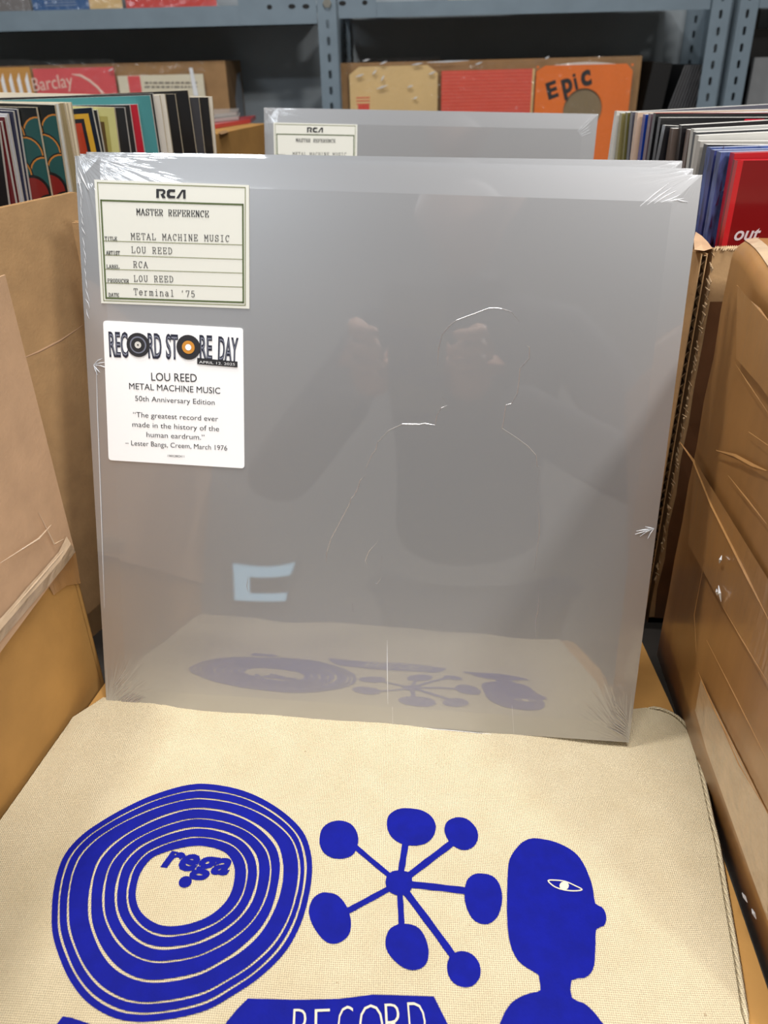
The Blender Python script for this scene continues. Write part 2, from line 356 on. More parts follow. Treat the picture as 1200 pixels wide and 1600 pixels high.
# ------------------------------------------------------------------ counter under everything
TBL = -0.020
m_ply = mat('gap_shade_counter', lin(34, 30, 26), .6, noise_amt=.15, noise_scale=5, noise_stretch=(1, 12, 1))  # near-black colour stands in for the shade in the gaps between boxes
tb = empty('display_counter', 'wooden counter under the record boxes, coloured dark for the shade in the gaps', 'table', (0, .32, FL))
g = G(); g.box(-.95, .95, -.76, .70, TBL - .03 - FL, TBL - FL); g.build('counter_top', m_ply, tb)
for sx in (-.88, .88):
    for sy in (-.69, .63):
        g = G(); g.box(sx - .03, sx + .03, sy - .03, sy + .03, 0, TBL - .03 - FL); g.build('leg', m_ply, tb)

# ------------------------------------------------------------------ layout lines of the boxes beside the display
Bf = V((-.168, .042)); Bd = V((-.021, -.117)).normalized()        # right face of left front box, running towards the camera
def Bx(y): return Bf.x + Bd.x * ((Bf.y - y) / -Bd.y)
Df = V((.2052, .081)); Dd = (V((.186, -.134)) - V((.1975, -.006))).normalized()
def Dx(y): return Df.x + Dd.x * ((Df.y - y) / -Dd.y)

# base board (tilted carton lid the bag lies on)
g = G()
y0, y1 = -.40, .40
xa0, xa1, xb0, xb1 = Bx(y0) + .003, -.163, Dx(y0) - .003, .196
pl = [(xa0, y0), (xb0, y0), (Dx(.02) - .004, .02), (xb1, .112), (.10, .112), (-.10, .045), (-.163, .04)]
g.add([(x, y, TBL + .0005) for x, y in pl] + [(x, y, gz(x)) for x, y in pl],
      [tuple(range(6, -1, -1)), tuple(range(7, 14))] + [(i, (i + 1) % 7, (i + 1) % 7 + 7, i + 7) for i in range(7)])
tag(g.build('cardboard_slab', m_card_orange), 'tan cardboard sheet lying under the cotton bag between the boxes', 'cardboard')

# ------------------------------------------------------------------ tote bag
def wob(x, y):
    a = .0009 * math.sin(x * 38 + y * 21 + 1.2) * math.sin(y * 30 - x * 12 + .5) + .0006 * math.sin(x * 75 - y * 40)
    for (px, py, dx, dy, w, h) in FOLDS:
        t = (x - px) * dy - (y - py) * dx; l = (x - px) * dx + (y - py) * dy
        a += h * math.exp(-(t / w) ** 2) * math.exp(-(l / .035) ** 2)
    return a
FOLDS = []
for (a, b, w, h) in [((108, 1215), (122, 1130), .0022, .0028), ((170, 1180), (235, 1125), .004, .0014), ((1040, 1290), (1075, 1420), .005, .0018), ((985, 1500), (1030, 1340), .006, -.0012), ((560, 1150), (700, 1185), .006, .0010)]:
    p = on_ground(*a); q = on_ground(*b); d = (q - p).to_2d().normalized(); c = (p + q) / 2
    FOLDS.append((c.x, c.y, d.x, d.y, w, h))
TH = .0030
def zt(x, y):
    k = min(1.0, max(0.0, (x - .075) / .06)) * min(1.0, max(0, (y + .06) / .04))
    return gz(x) + TH + wob(x, y) * (1 - .3 * k) - .0015 * k
TP = lambda u, v: on_ground(u, v, TH).to_2d()
rt = [TP(1172, 1612), TP(1158, 1510), TP(1145, 1430), TP(1126, 1322), TP(1116, 1280), TP(1101, 1205), TP(1092, 1165), TP(1084, 1142), TP(1062, 1118), TP(1035, 1105), TP(1010, 1102)]
far_y = [(.12, .013), (.06, .014), (0, .014), (-.06, .015), (-.12, .016), (-.160, .018)]
outline = [V((rt[0].x - .018, -.385))] + rt + [V(p) for p in far_y]
outline += [V((Bx(y) + .003, y)) for y in (.0, -.05, -.1, -.15, -.2, -.25, -.3, -.35, -.385)]
def drape(poly, sp, dz, name, m, parent, skirt=False, fn=None):
    fn = fn or (lambda x, y: zt(x, y) + dz)
    poly = [V(p[:2]) for p in poly]; n = len(poly)
    # densify
    P = []
    for i in range(n):
        a, b = poly[i], poly[(i + 1) % n]; k = max(1, int((b - a).length / sp))
        P += [a.lerp(b, j / k) for j in range(k)]
    n = len(P); x0 = min(p.x for p in P); x1 = max(p.x for p in P); y0 = min(p.y for p in P); y1 = max(p.y for p in P)
    pts = list(P)
    def inside(q):
        c = False
        for i in range(n):
            a, b = P[i], P[i - 1]
            if (a.y > q.y) != (b.y > q.y) and q.x < (b.x - a.x) * (q.y - a.y) / (b.y - a.y) + a.x: c = not c
        return c
    y = y0 + sp * .5
    while y < y1:
        x = x0 + sp * .5
        while x < x1:
            q = V((x, y))
            if inside(q) and min((q - p).length_squared for p in P) > (sp * .35) ** 2: pts.append(q)
            x += sp
        y += sp
    r = geometry.delaunay_2d_cdt(pts, [(i, (i + 1) % n) for i in range(n)], [], 1, 1e-7)
    fs = [tuple(f) for f in r[2] if inside(sum((r[0][i] for i in f), V((0, 0))) / len(f))]
    g = G(); g.add([(p.x, p.y, fn(p.x, p.y)) for p in r[0]], fs)
    if skirt:
        g.add([(p.x, p.y, fn(p.x, p.y)) for p in P] + [(p.x, p.y, gz(p.x) + .0003) for p in P], [(i, (i + 1) % n, (i + 1) % n + n, i + n) for i in range(n)])
    return g.build(name, m, parent, smooth=True)
bag = empty('tote_bag', 'natural cotton tote bag with blue drawings lying flat in front of the silver albums', 'bag')
drape(outline, .0065, 0, 'cloth_panel', m_canvas, bag, skirt=True)
# stitched hem along the right side
g = G(); hem = smooth_closed(rt + rt[::-1], 3)[:len(rt) * 3 - 3]
pts = [V((p.x - .0012, p.y, zt(p.x, p.y) + .0002)) for p in hem]
g.ridge(pts, .0032, .0011, (0, 0, 1)); g.build('hem', m_canvas, bag, smooth=True)

DZ = .00045
tz = lambda x, y, d=DZ: (x, y, zt(x, y) + d)
# record drawing: bands around a centre, traced as outer and inner outline
c1 = lambda p: TP(60 + p[0] / 2.609, 1200 + p[1] / 2.609)
outer = [(690, 70), (800, 85), (900, 120), (1000, 185), (1080, 270), (1112, 360), (1115, 450), (1095, 560), (1060, 660), (1000, 760), (900, 860), (800, 930), (700, 990), (600, 1020), (500, 1035), (400, 1038), (300, 1015), (200, 955), (130, 870), (85, 770), (60, 680), (57, 590), (62, 510), (80, 420), (115, 340), (180, 270), (260, 215), (350, 165), (450, 120), (550, 88), (620, 73)]
inner = [(650, 315), (720, 325), (770, 350), (798, 400), (798, 460), (780, 520), (740, 570), (680, 610), (600, 635), (520, 640), (460, 620), (415, 580), (397, 530), (400, 480), (420, 420), (460, 370), (510, 345), (580, 325)]
cc = c1((600, 470))
def polar(pts):
    P = smooth_closed([c1(p) for p in pts], 6); n = len(P)
    def R(a):
        d = V((math.cos(a), math.sin(a))); best = 0
        for i in range(n):
            p = P[i] - cc; e = P[(i + 1) % n] - P[i]; den = d.x * e.y - d.y * e.x
            if abs(den) < 1e-12: continue
            t = (p.x * e.y - p.y * e.x) / den; s = (p.x * d.y - p.y * d.x) / den
            if 0 <= s <= 1 and t > best: best = t
        return best
    return R
Ro, Ri = polar(outer), polar(inner)
LN = [((.085, .164, .394, .536, .70, .842)), ((.114, .257, .42, .584, .727, .87)), ((.082, .19, .45, .61, .76, .90)), ((.077, .18, .397, .6, .75, .89))]  # right, up, left, down
TK = [((.9, .8, 1.5, .7, 1.0, .7)), ((.7, .7, .9, .6, .9, .6)), ((.7, .7, 1.0, .8, .9, .8)), ((.8, .8, 1.1, .7, 1.1, .8))]
NA = 128
g = G()
edges_r = []
for i in range(NA):
    a = 2 * math.pi * i / NA; q = a / (math.pi / 2); k = int(q) % 4; t = q - int(q); t = t * t * (3 - 2 * t)
    ro, ri = Ro(a), Ri(a)
    row = [ro]
    for j in range(6):
        f = LN[k][j] * (1 - t) + LN[(k + 1) % 4][j] * t; w = (TK[k][j] * (1 - t) + TK[(k + 1) % 4][j] * t) * .00062 * (1 + .15 * math.sin(a * 9 + j))
        r = ro + (ri - ro) * f; row += [r + w, r - w]
    row.append(ri); edges_r.append((a, row))
for b in range(7):
    vs = []; 
    for a, row in edges_r:
        for s in range(4):
            r = row[2 * b] + (row[2 * b + 1] - row[2 * b]) * s / 3
            vs.append(tz(cc.x + r * math.cos(a), cc.y + r * math.sin(a)))
    g.add(vs, [(i * 4 + s, ((i + 1) % NA) * 4 + s, ((i + 1) % NA) * 4 + s + 1, i * 4 + s + 1) for i in range(NA) for s in range(3)])
pr = g.build('record_print', m_blue, bag, smooth=True); pr['label'] = 'blue printed record drawing with pale grooves'
p = TP(289, 1376)
g = G(); g.add([tz(p.x + .0031 * math.cos(a * .4), p.y + .0031 * math.sin(a * .4)) for a in range(16)], [tuple(range(16))])
g.build('centre_dot', m_blue, pr)
g = G(); fit_text(g, 'rega', TP(251, 1352), TP(357, 1366), .0125, 0, offset=.04, shear=.25, fn=lambda x, y: tz(x, y))
g.build('lettering', m_blue, pr)
# starburst of blobs
c2 = lambda p: TP(460 + p[0] / 3.529, 1230 + p[1] / 3.529)
BL = [[(620, 110), (700, 120), (755, 155), (780, 210), (765, 270), (720, 310), (650, 320), (580, 305), (530, 265), (510, 210), (520, 155), (565, 120)],
      [(890, 165), (950, 175), (1000, 225), (1013, 280), (990, 330), (940, 352), (890, 335), (850, 295), (828, 240), (840, 190)],
      [(1030, 483), (1090, 495), (1130, 540), (1146, 620), (1125, 710), (1080, 755), (1030, 760), (980, 730), (945, 660), (938, 590), (950, 525), (985, 490)],
      [(920, 908), (980, 925), (1020, 975), (1025, 1040), (990, 1090), (940, 1103), (885, 1085), (850, 1040), (842, 980), (865, 930)],
      [(600, 755), (670, 770), (715, 820), (740, 900), (730, 970), (690, 1005), (630, 1008), (570, 975), (515, 910), (502, 850), (520, 790), (560, 762)],
      [(180, 586), (240, 600), (290, 660), (312, 740), (300, 810), (255, 850), (200, 860), (150, 830), (100, 760), (80, 690), (100, 625), (140, 592)],
      [(250, 195), (310, 210), (345, 255), (352, 310), (330, 370), (285, 398), (220, 402), (165, 375), (140, 320), (150, 250), (190, 210)],
      [(585, 460), (635, 475), (650, 520), (640, 575), (590, 600), (535, 585), (505, 545), (508, 495), (540, 465)]]
bst = None
for i, b in enumerate(BL):
    o = drape([c2(p) for p in smooth_closed(b, 3)], .0045, DZ + (.00008 if i == 7 else 0), 'star_blob' if i < 7 else 'starburst_print', m_blue, bag)
    if i == 7: o['label'] = 'blue printed starburst of blobs'; bst = o
    else: BL[i] = o
for o in BL[:7]: o.parent = bst
for (tx, ty, w) in [(612, 312, 35), (866, 312, 38), (942, 580, 38), (872, 930, 38), (592, 765, 32), (298, 680, 32), (345, 342, 28)]:
    a = V((578, 530)); b = V((tx, ty)); d = (b - a).normalized(); n = V((-d.y, d.x)) * w / 2
    g = G(); K = 8; vs = []
    for i in range(K + 1):
        for sgn in (-1, 1):
            q = c2(a.lerp(b + d * 6, i / K) + n * sgn * (1 + .06 * math.sin(i * 2))); vs.append(tz(q.x, q.y, DZ + .00004))
    g.add(vs, [(2 * i, 2 * i + 1, 2 * i + 3, 2 * i + 2) for i in range(K)]); g.build('star_arm', m_blue, bst)
# head in profile
c3 = lambda p: TP(760 + p[0] / 4.615, 1290 + p[1] / 4.615)
head = [(340, 92), (440, 102), (520, 125), (600, 165), (660, 215), (700, 275), (730, 340), (755, 410), (770, 480), (785, 570), (830, 595), (858, 640), (862, 690), (845, 735), (790, 760), (785, 850), (780, 960), (775, 1020), (750, 1080), (700, 1115), (612, 1130), (615, 1255), (700, 1295), (760, 1345), (830, 1431), (900, 1560), (20, 1560), (95, 1431), (130, 1350), (180, 1280), (250, 1235), (330, 1210), (388, 1195), (380, 1110), (370, 1080), (290, 1030), (230, 980), (185, 900), (160, 800), (148, 650), (150, 450), (158, 290), (180, 220), (230, 150), (280, 110)]
hd = drape([c3(p) for p in smooth_closed(head, 2)], .0055, DZ, 'head_print', m_blue, bag); hd['label'] = 'blue printed head in profile'
m_canvas_flat = mat('unprinted_canvas', lin(226, 214, 188), .95)
g = G()
eye = [c3(p) for p in smooth_closed([(445, 402), (500, 398), (570, 408), (640, 440), (688, 468), (640, 478), (560, 470), (490, 445)], 3)]
n = len(eye)
for i in range(n):
    a, b = eye[i], eye[(i + 1) % n]; d = (b - a).normalized(); w = V((-d.y, d.x)) * .00032
    g.add([tz(*(a - w - d * .0002), DZ * 1.8), tz(*(b - w + d * .0002), DZ * 1.8), tz(*(b + w + d * .0002), DZ * 1.8), tz(*(a + w - d * .0002), DZ * 1.8)], [(0, 1, 2, 3)])
g.add([tz(*c3((560 + 34 * math.cos(a * .5236), 440 + 32 * math.sin(a * .5236))), DZ * 1.9) for a in range(12)], [tuple(range(12))])
g.build('eye_print', m_canvas_flat, hd)
# banner with lettering
ban = [(355, 1599), (372, 1578), (388, 1562), (460, 1562), (531, 1560), (582, 1554), (640, 1556), (678, 1557), (700, 1600), (712, 1650), (330, 1650)]
bn = drape([TP(*p) for p in ban], .006, DZ, 'banner_print', m_blue, bag); bn['label'] = 'blue printed banner reading RECORD'
g = G()
for ch, x0, x1, yb in [('R', 456, 484, 1640), ('E', 491, 516, 1640), ('C', 528, 553, 1636), ('O', 562, 600, 1634), ('R', 604, 634, 1632), ('D', 641, 668, 1630)]:
    h = (TP(x0, yb - 66) - TP(x0, yb)).length
    fit_text(g, ch, TP(x0, yb), TP(x1, yb - 1), h, 0, offset=-.022, fn=lambda x, y: tz(x, y, DZ * 2))
g.build('lettering', m_canvas_flat, bn)
drape([TP(*p) for p in [(84, 1606), (98, 1588), (112, 1590), (145, 1601), (180, 1615), (150, 1650), (70, 1650)]], .006, DZ, 'corner_print', m_blue, bag)

# ------------------------------------------------------------------ silver albums
R3 = Matrix(((0.99547434, 0.0616546, -0.07231556), (-0.08567499, 0.25301506, -0.96366134), (-0.04111723, 0.96549577, 0.25715226)))
RF = R3.to_4x4()
def plane_px(mtx):
    inv = mtx.inverted(); n = mtx.to_3x3() @ V((0, 0, 1)); p = mtx.translation
    return lambda u, v: (inv @ on_plane(u, v, p, n))
def jacket_mesh(corners, th, name, parent):
    """corners local TL TR BR BL; front at z=0, thickness behind; slightly rounded, warped front grid"""
    g = G(); TL, TR, BR, BL_ = [V(c[:2]) for c in corners]; N = 24
    r = .0012
    def P(u, v):
        a = BL_.lerp(BR, u); b = TL.lerp(TR, u); return a.lerp(b, v)
    us = [0] + [i / N for i in range(1, N)] + [1]
    vs = []
    for v in us:
        for u in us:
            p = P(u, v); e = min(u, 1 - u, v, 1 - v); z = -.0006 if e == 0 else 0
            vs.append((p.x, p.y, z))
    g.add(vs, [(j * (N + 1) + i, j * (N + 1) + i + 1, (j + 1) * (N + 1) + i + 1, (j + 1) * (N + 1) + i) for j in range(N) for i in range(N)], 0)
    o = [BL_, BR, TR, TL]
    k = [(p.x, p.y, -.0006) for p in o] + [(p.x, p.y, -th) for p in o]
    g.add(k, [(0, 4, 5, 1), (1, 5, 6, 2), (2, 6, 7, 3), (3, 7, 4, 0), (7, 6, 5, 4)], 1)
    return g.build(name, [m_silver, m_silver_edge], parent)

def album(mtx, corners, label, group, th=.0045):
    a = empty('vinyl_album', label, 'album', matrix=mtx, group=group)
    jacket_mesh(corners, th, 'jacket', a); return a
SQ = [(-.1575, .315), (.1575, .315), (.1575, 0), (-.1575, 0)]
GR = 'shrink-wrapped silver albums'
# front album
fpx = plane_px(RF)
fc = [fpx(116, 243), fpx(1098, 273), fpx(983, 1161), fpx(166, 1105)]
A1 = album(RF, fc, 'shrink-wrapped silver vinyl album with white store sticker, standing foremost on the cotton bag', GR)

# label card (local album coordinates measured on the front jacket)
q4 = lambda x, y: fpx(120 + x / 4.0, 240 + y / 4.0)
q5 = lambda x, y: fpx(140 + x / 4.615, 490 + y / 4.615)
def strip(g, a, b, w, z, mi=0):
    a = V(a[:2]); b = V(b[:2]); d = (b - a).normalized(); n = V((-d.y, d.x)) * w / 2
    g.add([(*(a - n - d * w / 2), z), (*(b - n + d * w / 2), z), (*(b + n + d * w / 2), z), (*(a + n - d * w / 2), z)], [(0, 1, 2, 3)], mi)
def label_card(parent):
    cs = [q4(112, 163), q4(1078, 198), q4(1080, 970), q4(155, 935)]
    g = G(); g.prism([(c.x, c.y) for c in cs][::-1], 0.00005, .0006); card = g.build('label_card', m_paper, parent)
    card['label'] = 'cream label card with green ruled frame'
    g = G(); z = .0008
    o = [q4(133, 182), q4(1055, 213), q4(1055, 948), q4(172, 918)]
    for i in range(4): strip(g, o[i], o[(i + 1) % 4], .00045, z, 1)
    o = [q4(155, 293), q4(1040, 320), q4(1043, 930), q4(187, 902)]
    for i in range(4): strip(g, o[i], o[(i + 1) % 4], .00085, z, 0)
    for a, b in [((172, 546), (1037, 571)), ((177, 634), (1036, 661)), ((180, 722), (1037, 747)), ((183, 808), (1037, 834))]: strip(g, q4(*a), q4(*b), .00035, z, 1)
    g.build('ruled_frame', [m_green, m_green_thin], card)
    g = G(); z = .0009
    k = .315 / 3700  # metres per zoomed pixel, roughly
    H = lambda n: (q4(500, 500) - q4(500, 500 + n)).length
    for t, a, b, h, wv, wh in [('MASTER REFERENCE', (377, 384), (828, 398), 38, .15, .05), ('TITLE', (180, 543), (255, 545), 24, .17, .05), ('ARTIST', (189, 632), (273, 634), 24, .17, .05),
                               ('LABEL', (190, 718), (270, 720), 24, .17, .05), ('PRODUCER', (197, 805), (330, 809), 24, .17, .05), ('DATE', (203, 894), (267, 896), 24, .17, .05)]:
        stroke_text(g, t, q4(*a), q4(*b), H(h), z, wv, wh, 0, adv=1.16)
    for t, a, b, h in [('METAL MACHINE MUSIC', (343, 536), (957, 551), 38), ('LOU REED', (345, 620), (600, 628), 38), ('RCA', (357, 711), (447, 714), 38), ('LOU REED', (360, 799), (607, 804), 38), ("Terminal '75", (360, 882), (742, 898), 40)]:
        stroke_text(g, t, q4(*a), q4(*b), H(h), z, .11, .09, 1, adv=1.3)
    g.build('lettering', [m_ink, m_ink2], card)
    # block logo letters
    g = G(); z = .0009
    def L4(pts): g.add([(*q4(500 + x, 222 + x * .03 + y).to_2d(), z) for x, y in pts], [tuple(range(len(pts)))])
    L4([(0, 0), (17, 0), (17, 55), (0, 55)]); L4([(17, 0), (45, 0), (56, 8), (58, 16), (56, 26), (47, 33), (32, 33), (42, 22), (42, 12), (17, 12)][::1]); L4([(26, 30), (44, 30), (60, 55), (38, 55)])
    L4([(66, 12), (78, 0), (118, 0), (118, 16), (90, 16), (84, 22)]); L4([(66, 12), (84, 18), (84, 38), (66, 43)]); L4([(66, 43), (84, 34), (90, 40), (118, 40), (118, 55), (78, 55)])
    L4([(124, 55), (160, 0), (183, 0), (183, 14), (164, 14), (142, 55)]); L4([(168, 10), (183, 10), (183, 55), (168, 55)])
    g.build('logo_print', m_ink, card)
label_card(A1)

def sticker(parent):
    cs = [q5(100, 50), q5(1108, 105), q5(1118, 1115), q5(140, 1055)]; cs = [V((c.x, c.y)) for c in cs]; r = .0018; pts = []
    for i in range(4):
        p = cs[i]; a = (cs[i - 1] - p).normalized(); b = (cs[(i + 1) % 4] - p).normalized()
        for j in range(5):
            t = j / 4; pts.append(p + a * r * (1 - t) ** 2 + b * r * t ** 2)
    g = G(); g.prism(pts[::-1], .00005, .0006); st = g.build('sticker', m_sticker, parent); st['label'] = 'white square store-day sticker with rounded corners'
    H = lambda n: (q5(500, 500) - q5(500, 500 + n)).length
    g = G(); z = .0009
    for t, a, b, h, of in [('REC', (148, 303), (285, 309), 165, .035), ('RD', (428, 314), (525, 318), 165, .035), ('ST', (555, 318), (643, 323), 162, .035), ('RE', (797, 326), (888, 331), 163, .035), ('DAY', (928, 338), (1072, 350), 165, .035)]:
        fit_text(g, t, q5(*a), q5(*b), H(h), z, offset=of)
    g.build('logo_print', m_navy, st)
    g = G()
    for t, a, b, h, of in [('REC', (155, 298), (278, 304), 155, -.018), ('RD', (436, 309), (517, 313), 155, -.018), ('ST', (562, 313), (636, 318), 152, -.018), ('RE', (805, 321), (881, 326), 153, -.018), ('DAY', (937, 333), (1063, 344), 155, -.018)]:
        fit_text(g, t, q5(*a), q5(*b), H(h), .00102, offset=of)
    g.build('logo_inline', m_grey_inline, st)
    def disc(cx, cy, r0, z, mi, n=28):
        c = q5(cx, cy); R = H(r0); g.add([(c.x + R * math.cos(2 * math.pi * i / n), c.y + R * math.sin(2 * math.pi * i / n), z) for i in range(n)], [tuple(range(n))], mi)
    g = G(); disc(355, 225, 84, .0011, 0); disc(355, 225, 60, .0012, 1); disc(355, 225, 50, .0013, 0); disc(355, 225, 24, .0014, 2); disc(355, 225, 6, .0015, 0); g.build('record_icon', [m_ink, m_grey_inline, m_white_edge], st)
    g = G(); disc(717, 242, 86, .0011, 0); disc(717, 242, 46, .0013, 1); disc(717, 242, 22, .0014, 2); g.build('record_icon', [m_ink, m_orange_ink, m_sticker], st)
    g = G(); c = [q5(780, 318), q5(1070, 345), q5(1070, 386), q5(780, 362)]; g.add([(p.x, p.y, .0011) for p in c], [(3, 2, 1, 0)])
    ds = g.build('date_strip', m_ink, st)
    g = G()
    fit_text(g, 'APRIL 12. 2025', q5(795, 356), q5(1052, 374), H(18), .0013, offset=-.01, mi=1)
    for t, a, b, h in [('LOU REED', (450, 482), (777, 492), 58), ('METAL MACHINE MUSIC', (290, 542), (945, 577), 45), ('50th Anniversary Edition', (333, 627), (905, 657), 38), ('\u201cThe greatest record ever', (318, 743), (930, 775), 38),
                       ('made in the history of the', (313, 813), (937, 847), 38), ('human eardrum.\u201d', (415, 887), (832, 908), 38), ('\u2013 Lester Bangs, Creem, March 1976', (262, 945), (995, 985), 37), ('19802882411', (567, 1031), (687, 1036), 17)]:
        fit_text(g, t, q5(*a), q5(*b), H(h), .0009, offset=-.004 if h < 40 else 0)
    g.build('lettering', [m_ink, m_sticker], st)
sticker(A1)

# embossed outline of a standing figure
g = G(); ce = lambda p: (fpx(480 + p[0] / 2.9625, 460 + p[1] / 2.9625))
for ln in [[(603, 330), (608, 250), (625, 185), (655, 148), (690, 120), (770, 90), (840, 64), (870, 62), (900, 66), (945, 80), (985, 130)],
           [(1010, 235), (1030, 245), (1028, 295), (985, 342), (980, 400), (972, 460), (945, 505), (920, 512), (903, 620), (965, 660), (1020, 700), (1060, 745), (1065, 795), (1078, 798)],
           [(1075, 810), (1060, 920)], [(1070, 960), (1075, 1100), (1050, 1290)], [(1072, 1340), (1070, 1460), (1058, 1500), (1058, 1600)],
           [(625, 475), (650, 513)], [(650, 513), (620, 525), (600, 560), (592, 605), (545, 597), (520, 601), (440, 600), (375, 630), (325, 685), (318, 718), (300, 740), (268, 812)],
           [(268, 838), (245, 860), (235, 895), (218, 930), (202, 945), (198, 965), (140, 1075), (110, 1130), (90, 1195), (88, 1240)],
           [(330, 1140), (285, 1190), (268, 1235), (285, 1260)], [(345, 1210), (340, 1280)], [(342, 1312), (325, 1340), (312, 1335)], [(208, 1430), (213, 1470)],
           [(-275, 1305), (-279, 1350), (-275, 1378)]]:
    g.ridge([V((p.x, p.y, -.00002)) for p in [ce(q) for q in ln]], .0005, .00018, (0, 0, 1))
tag(g.build('embossed_outline', m_ridge, A1), 'faint embossed outline of a standing figure', kind='stuff')
# film seams and crumples
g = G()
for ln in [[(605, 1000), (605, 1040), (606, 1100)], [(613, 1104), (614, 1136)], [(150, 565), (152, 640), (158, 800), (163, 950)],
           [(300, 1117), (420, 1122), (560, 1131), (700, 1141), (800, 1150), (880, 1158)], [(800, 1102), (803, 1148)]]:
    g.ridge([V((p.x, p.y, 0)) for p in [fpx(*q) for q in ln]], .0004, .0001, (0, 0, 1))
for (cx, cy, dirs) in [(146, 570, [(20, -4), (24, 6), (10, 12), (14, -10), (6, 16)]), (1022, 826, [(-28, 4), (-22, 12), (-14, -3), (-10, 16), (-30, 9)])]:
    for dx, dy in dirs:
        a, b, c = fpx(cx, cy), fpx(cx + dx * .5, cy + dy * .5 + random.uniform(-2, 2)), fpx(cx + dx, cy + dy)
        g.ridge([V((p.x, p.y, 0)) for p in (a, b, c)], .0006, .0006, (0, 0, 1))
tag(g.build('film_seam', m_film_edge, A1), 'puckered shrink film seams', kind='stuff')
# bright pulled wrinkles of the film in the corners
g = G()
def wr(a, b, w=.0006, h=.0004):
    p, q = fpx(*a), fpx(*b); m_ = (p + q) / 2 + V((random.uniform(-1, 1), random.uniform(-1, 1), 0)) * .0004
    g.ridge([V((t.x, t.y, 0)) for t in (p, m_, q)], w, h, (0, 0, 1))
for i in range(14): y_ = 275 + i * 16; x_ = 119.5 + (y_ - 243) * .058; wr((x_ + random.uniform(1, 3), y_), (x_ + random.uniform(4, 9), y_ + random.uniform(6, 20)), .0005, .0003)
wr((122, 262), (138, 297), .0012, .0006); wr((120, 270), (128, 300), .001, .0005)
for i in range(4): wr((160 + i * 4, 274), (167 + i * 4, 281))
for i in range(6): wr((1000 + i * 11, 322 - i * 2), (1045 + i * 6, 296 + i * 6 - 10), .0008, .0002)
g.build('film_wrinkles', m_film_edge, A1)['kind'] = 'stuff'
g = G()
for i in range(9): wr((196 + i * 3, 1046 + i * 6), (175 + i * 2, 1075 + i * 4), .0009, .0003)
for i in range(7): wr((206 + i * 3.5, 1080 + i * 1.5), (186 + i * 2, 1101 + i), .0009, .0003)
for i in range(9): wr((960 - i * 1.5, 1095 + i * 5), (980 + i * .2, 1122 + i * 4), .0008, .00025)
g.build('film_wrinkles', m_ridge, A1)['kind'] = 'stuff'

def album_at(tl, tr, lean, label, width=.315):
    # distance at which a 31.5 cm jacket spans the two measured top corners
    rl, rr = ray(*tl), ray(*tr); lo, hi = .2, 2.
    k = ((RF @ fc[1].to_3d()) - CAM).dot(W.col[2]) / ((RF @ fc[0].to_3d()) - CAM).dot(W.col[2])
    for _ in range(50):
        d = (lo + hi) / 2
        if (rl * d - rr * d * (1 + (k - 1) * .4 / d)).length < width: lo = d
        else: hi = d
    a = CAM + rl * d; b = CAM + rr * d * (1 + (k - 1) * .4 / d)
    x = (b - a).normalized(); hor = V((0, 0, 1)).cross(x).normalized()      # horizontal, pointing away (+y)
    up0 = x.cross(hor) * -1 if x.cross(hor).z < 0 else x.cross(hor)
    up = (up0 * math.cos(math.radians(lean)) + hor * math.sin(math.radians(lean))).normalized(); n = x.cross(up)
    if n.y > 0: n = -n
    m = Matrix((x, up, n)).transposed().to_4x4(); m.translation = (a + b) / 2 - up * .315
    return m
for tl, tr, lean, lab in [((124, 240), (1084, 263), 14.6, 'silver vinyl album standing directly behind the foremost one'),
                          ((134, 237), (1067, 251), 13.8, 'silver vinyl album rearmost of the three in the front stack')]:
    mm = album_at(tl, tr, lean, lab); album(mm, SQ, lab, GR, .0035)
mm = album_at((412, 168), (935, 178), 9, ''); 
A4 = album(mm, SQ, 'silver vinyl album standing alone farther back, only its top and label card showing', GR)
label_card(A4)
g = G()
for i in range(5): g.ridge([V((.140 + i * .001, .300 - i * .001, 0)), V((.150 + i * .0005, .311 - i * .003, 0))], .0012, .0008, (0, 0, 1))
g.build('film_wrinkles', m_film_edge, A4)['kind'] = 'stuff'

# ------------------------------------------------------------------ cardboard panels and boxes
def board(g, a, b, z0, z1, th, zb0=None, zb1=None, mi=(0, 1, 2), flute=True):
    """corrugated panel between plan points a and b: two liners and a fluted sheet showing on the ends; b-end heights may differ"""
    a = V(a); b = V(b); d = (b - a).normalized(); n = V((d.y, -d.x)); L = (b - a).length
    zb0 = z0 if zb0 is None else zb0; zb1 = z1 if zb1 is None else zb1; lt = th * .16
    for o0, o1 in ((0, lt), (th - lt, th)):
        p = [a - n * o0, b - n * o0, b - n * o1, a - n * o1]; lo = [z0, zb0, zb0, z0]; hi = [z1, zb1, zb1, z1]
        g.add([(p[i].x, p[i].y, lo[i]) for i in range(4)] + [(p[i].x, p[i].y, hi[i]) for i in range(4)],
              [(3, 2, 1, 0), (4, 5, 6, 7), (0, 1, 5, 4), (1, 2, 6, 5), (2, 3, 7, 6), (3, 0, 4, 7)], mi[0])
    if flute:
        N = int((z1 - z0) / .0016); vs = []
        for i in range(N + 1):
            t = i / N; o = th * .5 + (th * .5 - lt) * math.sin(i * math.pi / 2 + .3 * math.sin(i * 1.7))
            for c, l, h in ((a, z0, z1), (b, zb0, zb1)):
                vs.append((c.x - n.x * o, c.y - n.y * o, l + (h - l) * t))
        g.add(vs, [(2 * i, 2 * i + 1, 2 * i + 3, 2 * i + 2) for i in range(N)], mi[2])
        # closed, crushed top edge
        p = [a - n * lt, b - n * lt, b - n * (th - lt), a - n * (th - lt)]; hi = [z1, zb1, zb1, z1]
        g.add([(p[i].x, p[i].y, hi[i] - .0012) for i in range(4)], [(0, 1, 2, 3)], mi[1])
MC = lambda m: [m, m_card_raw, m_flute]
ZB = TBL
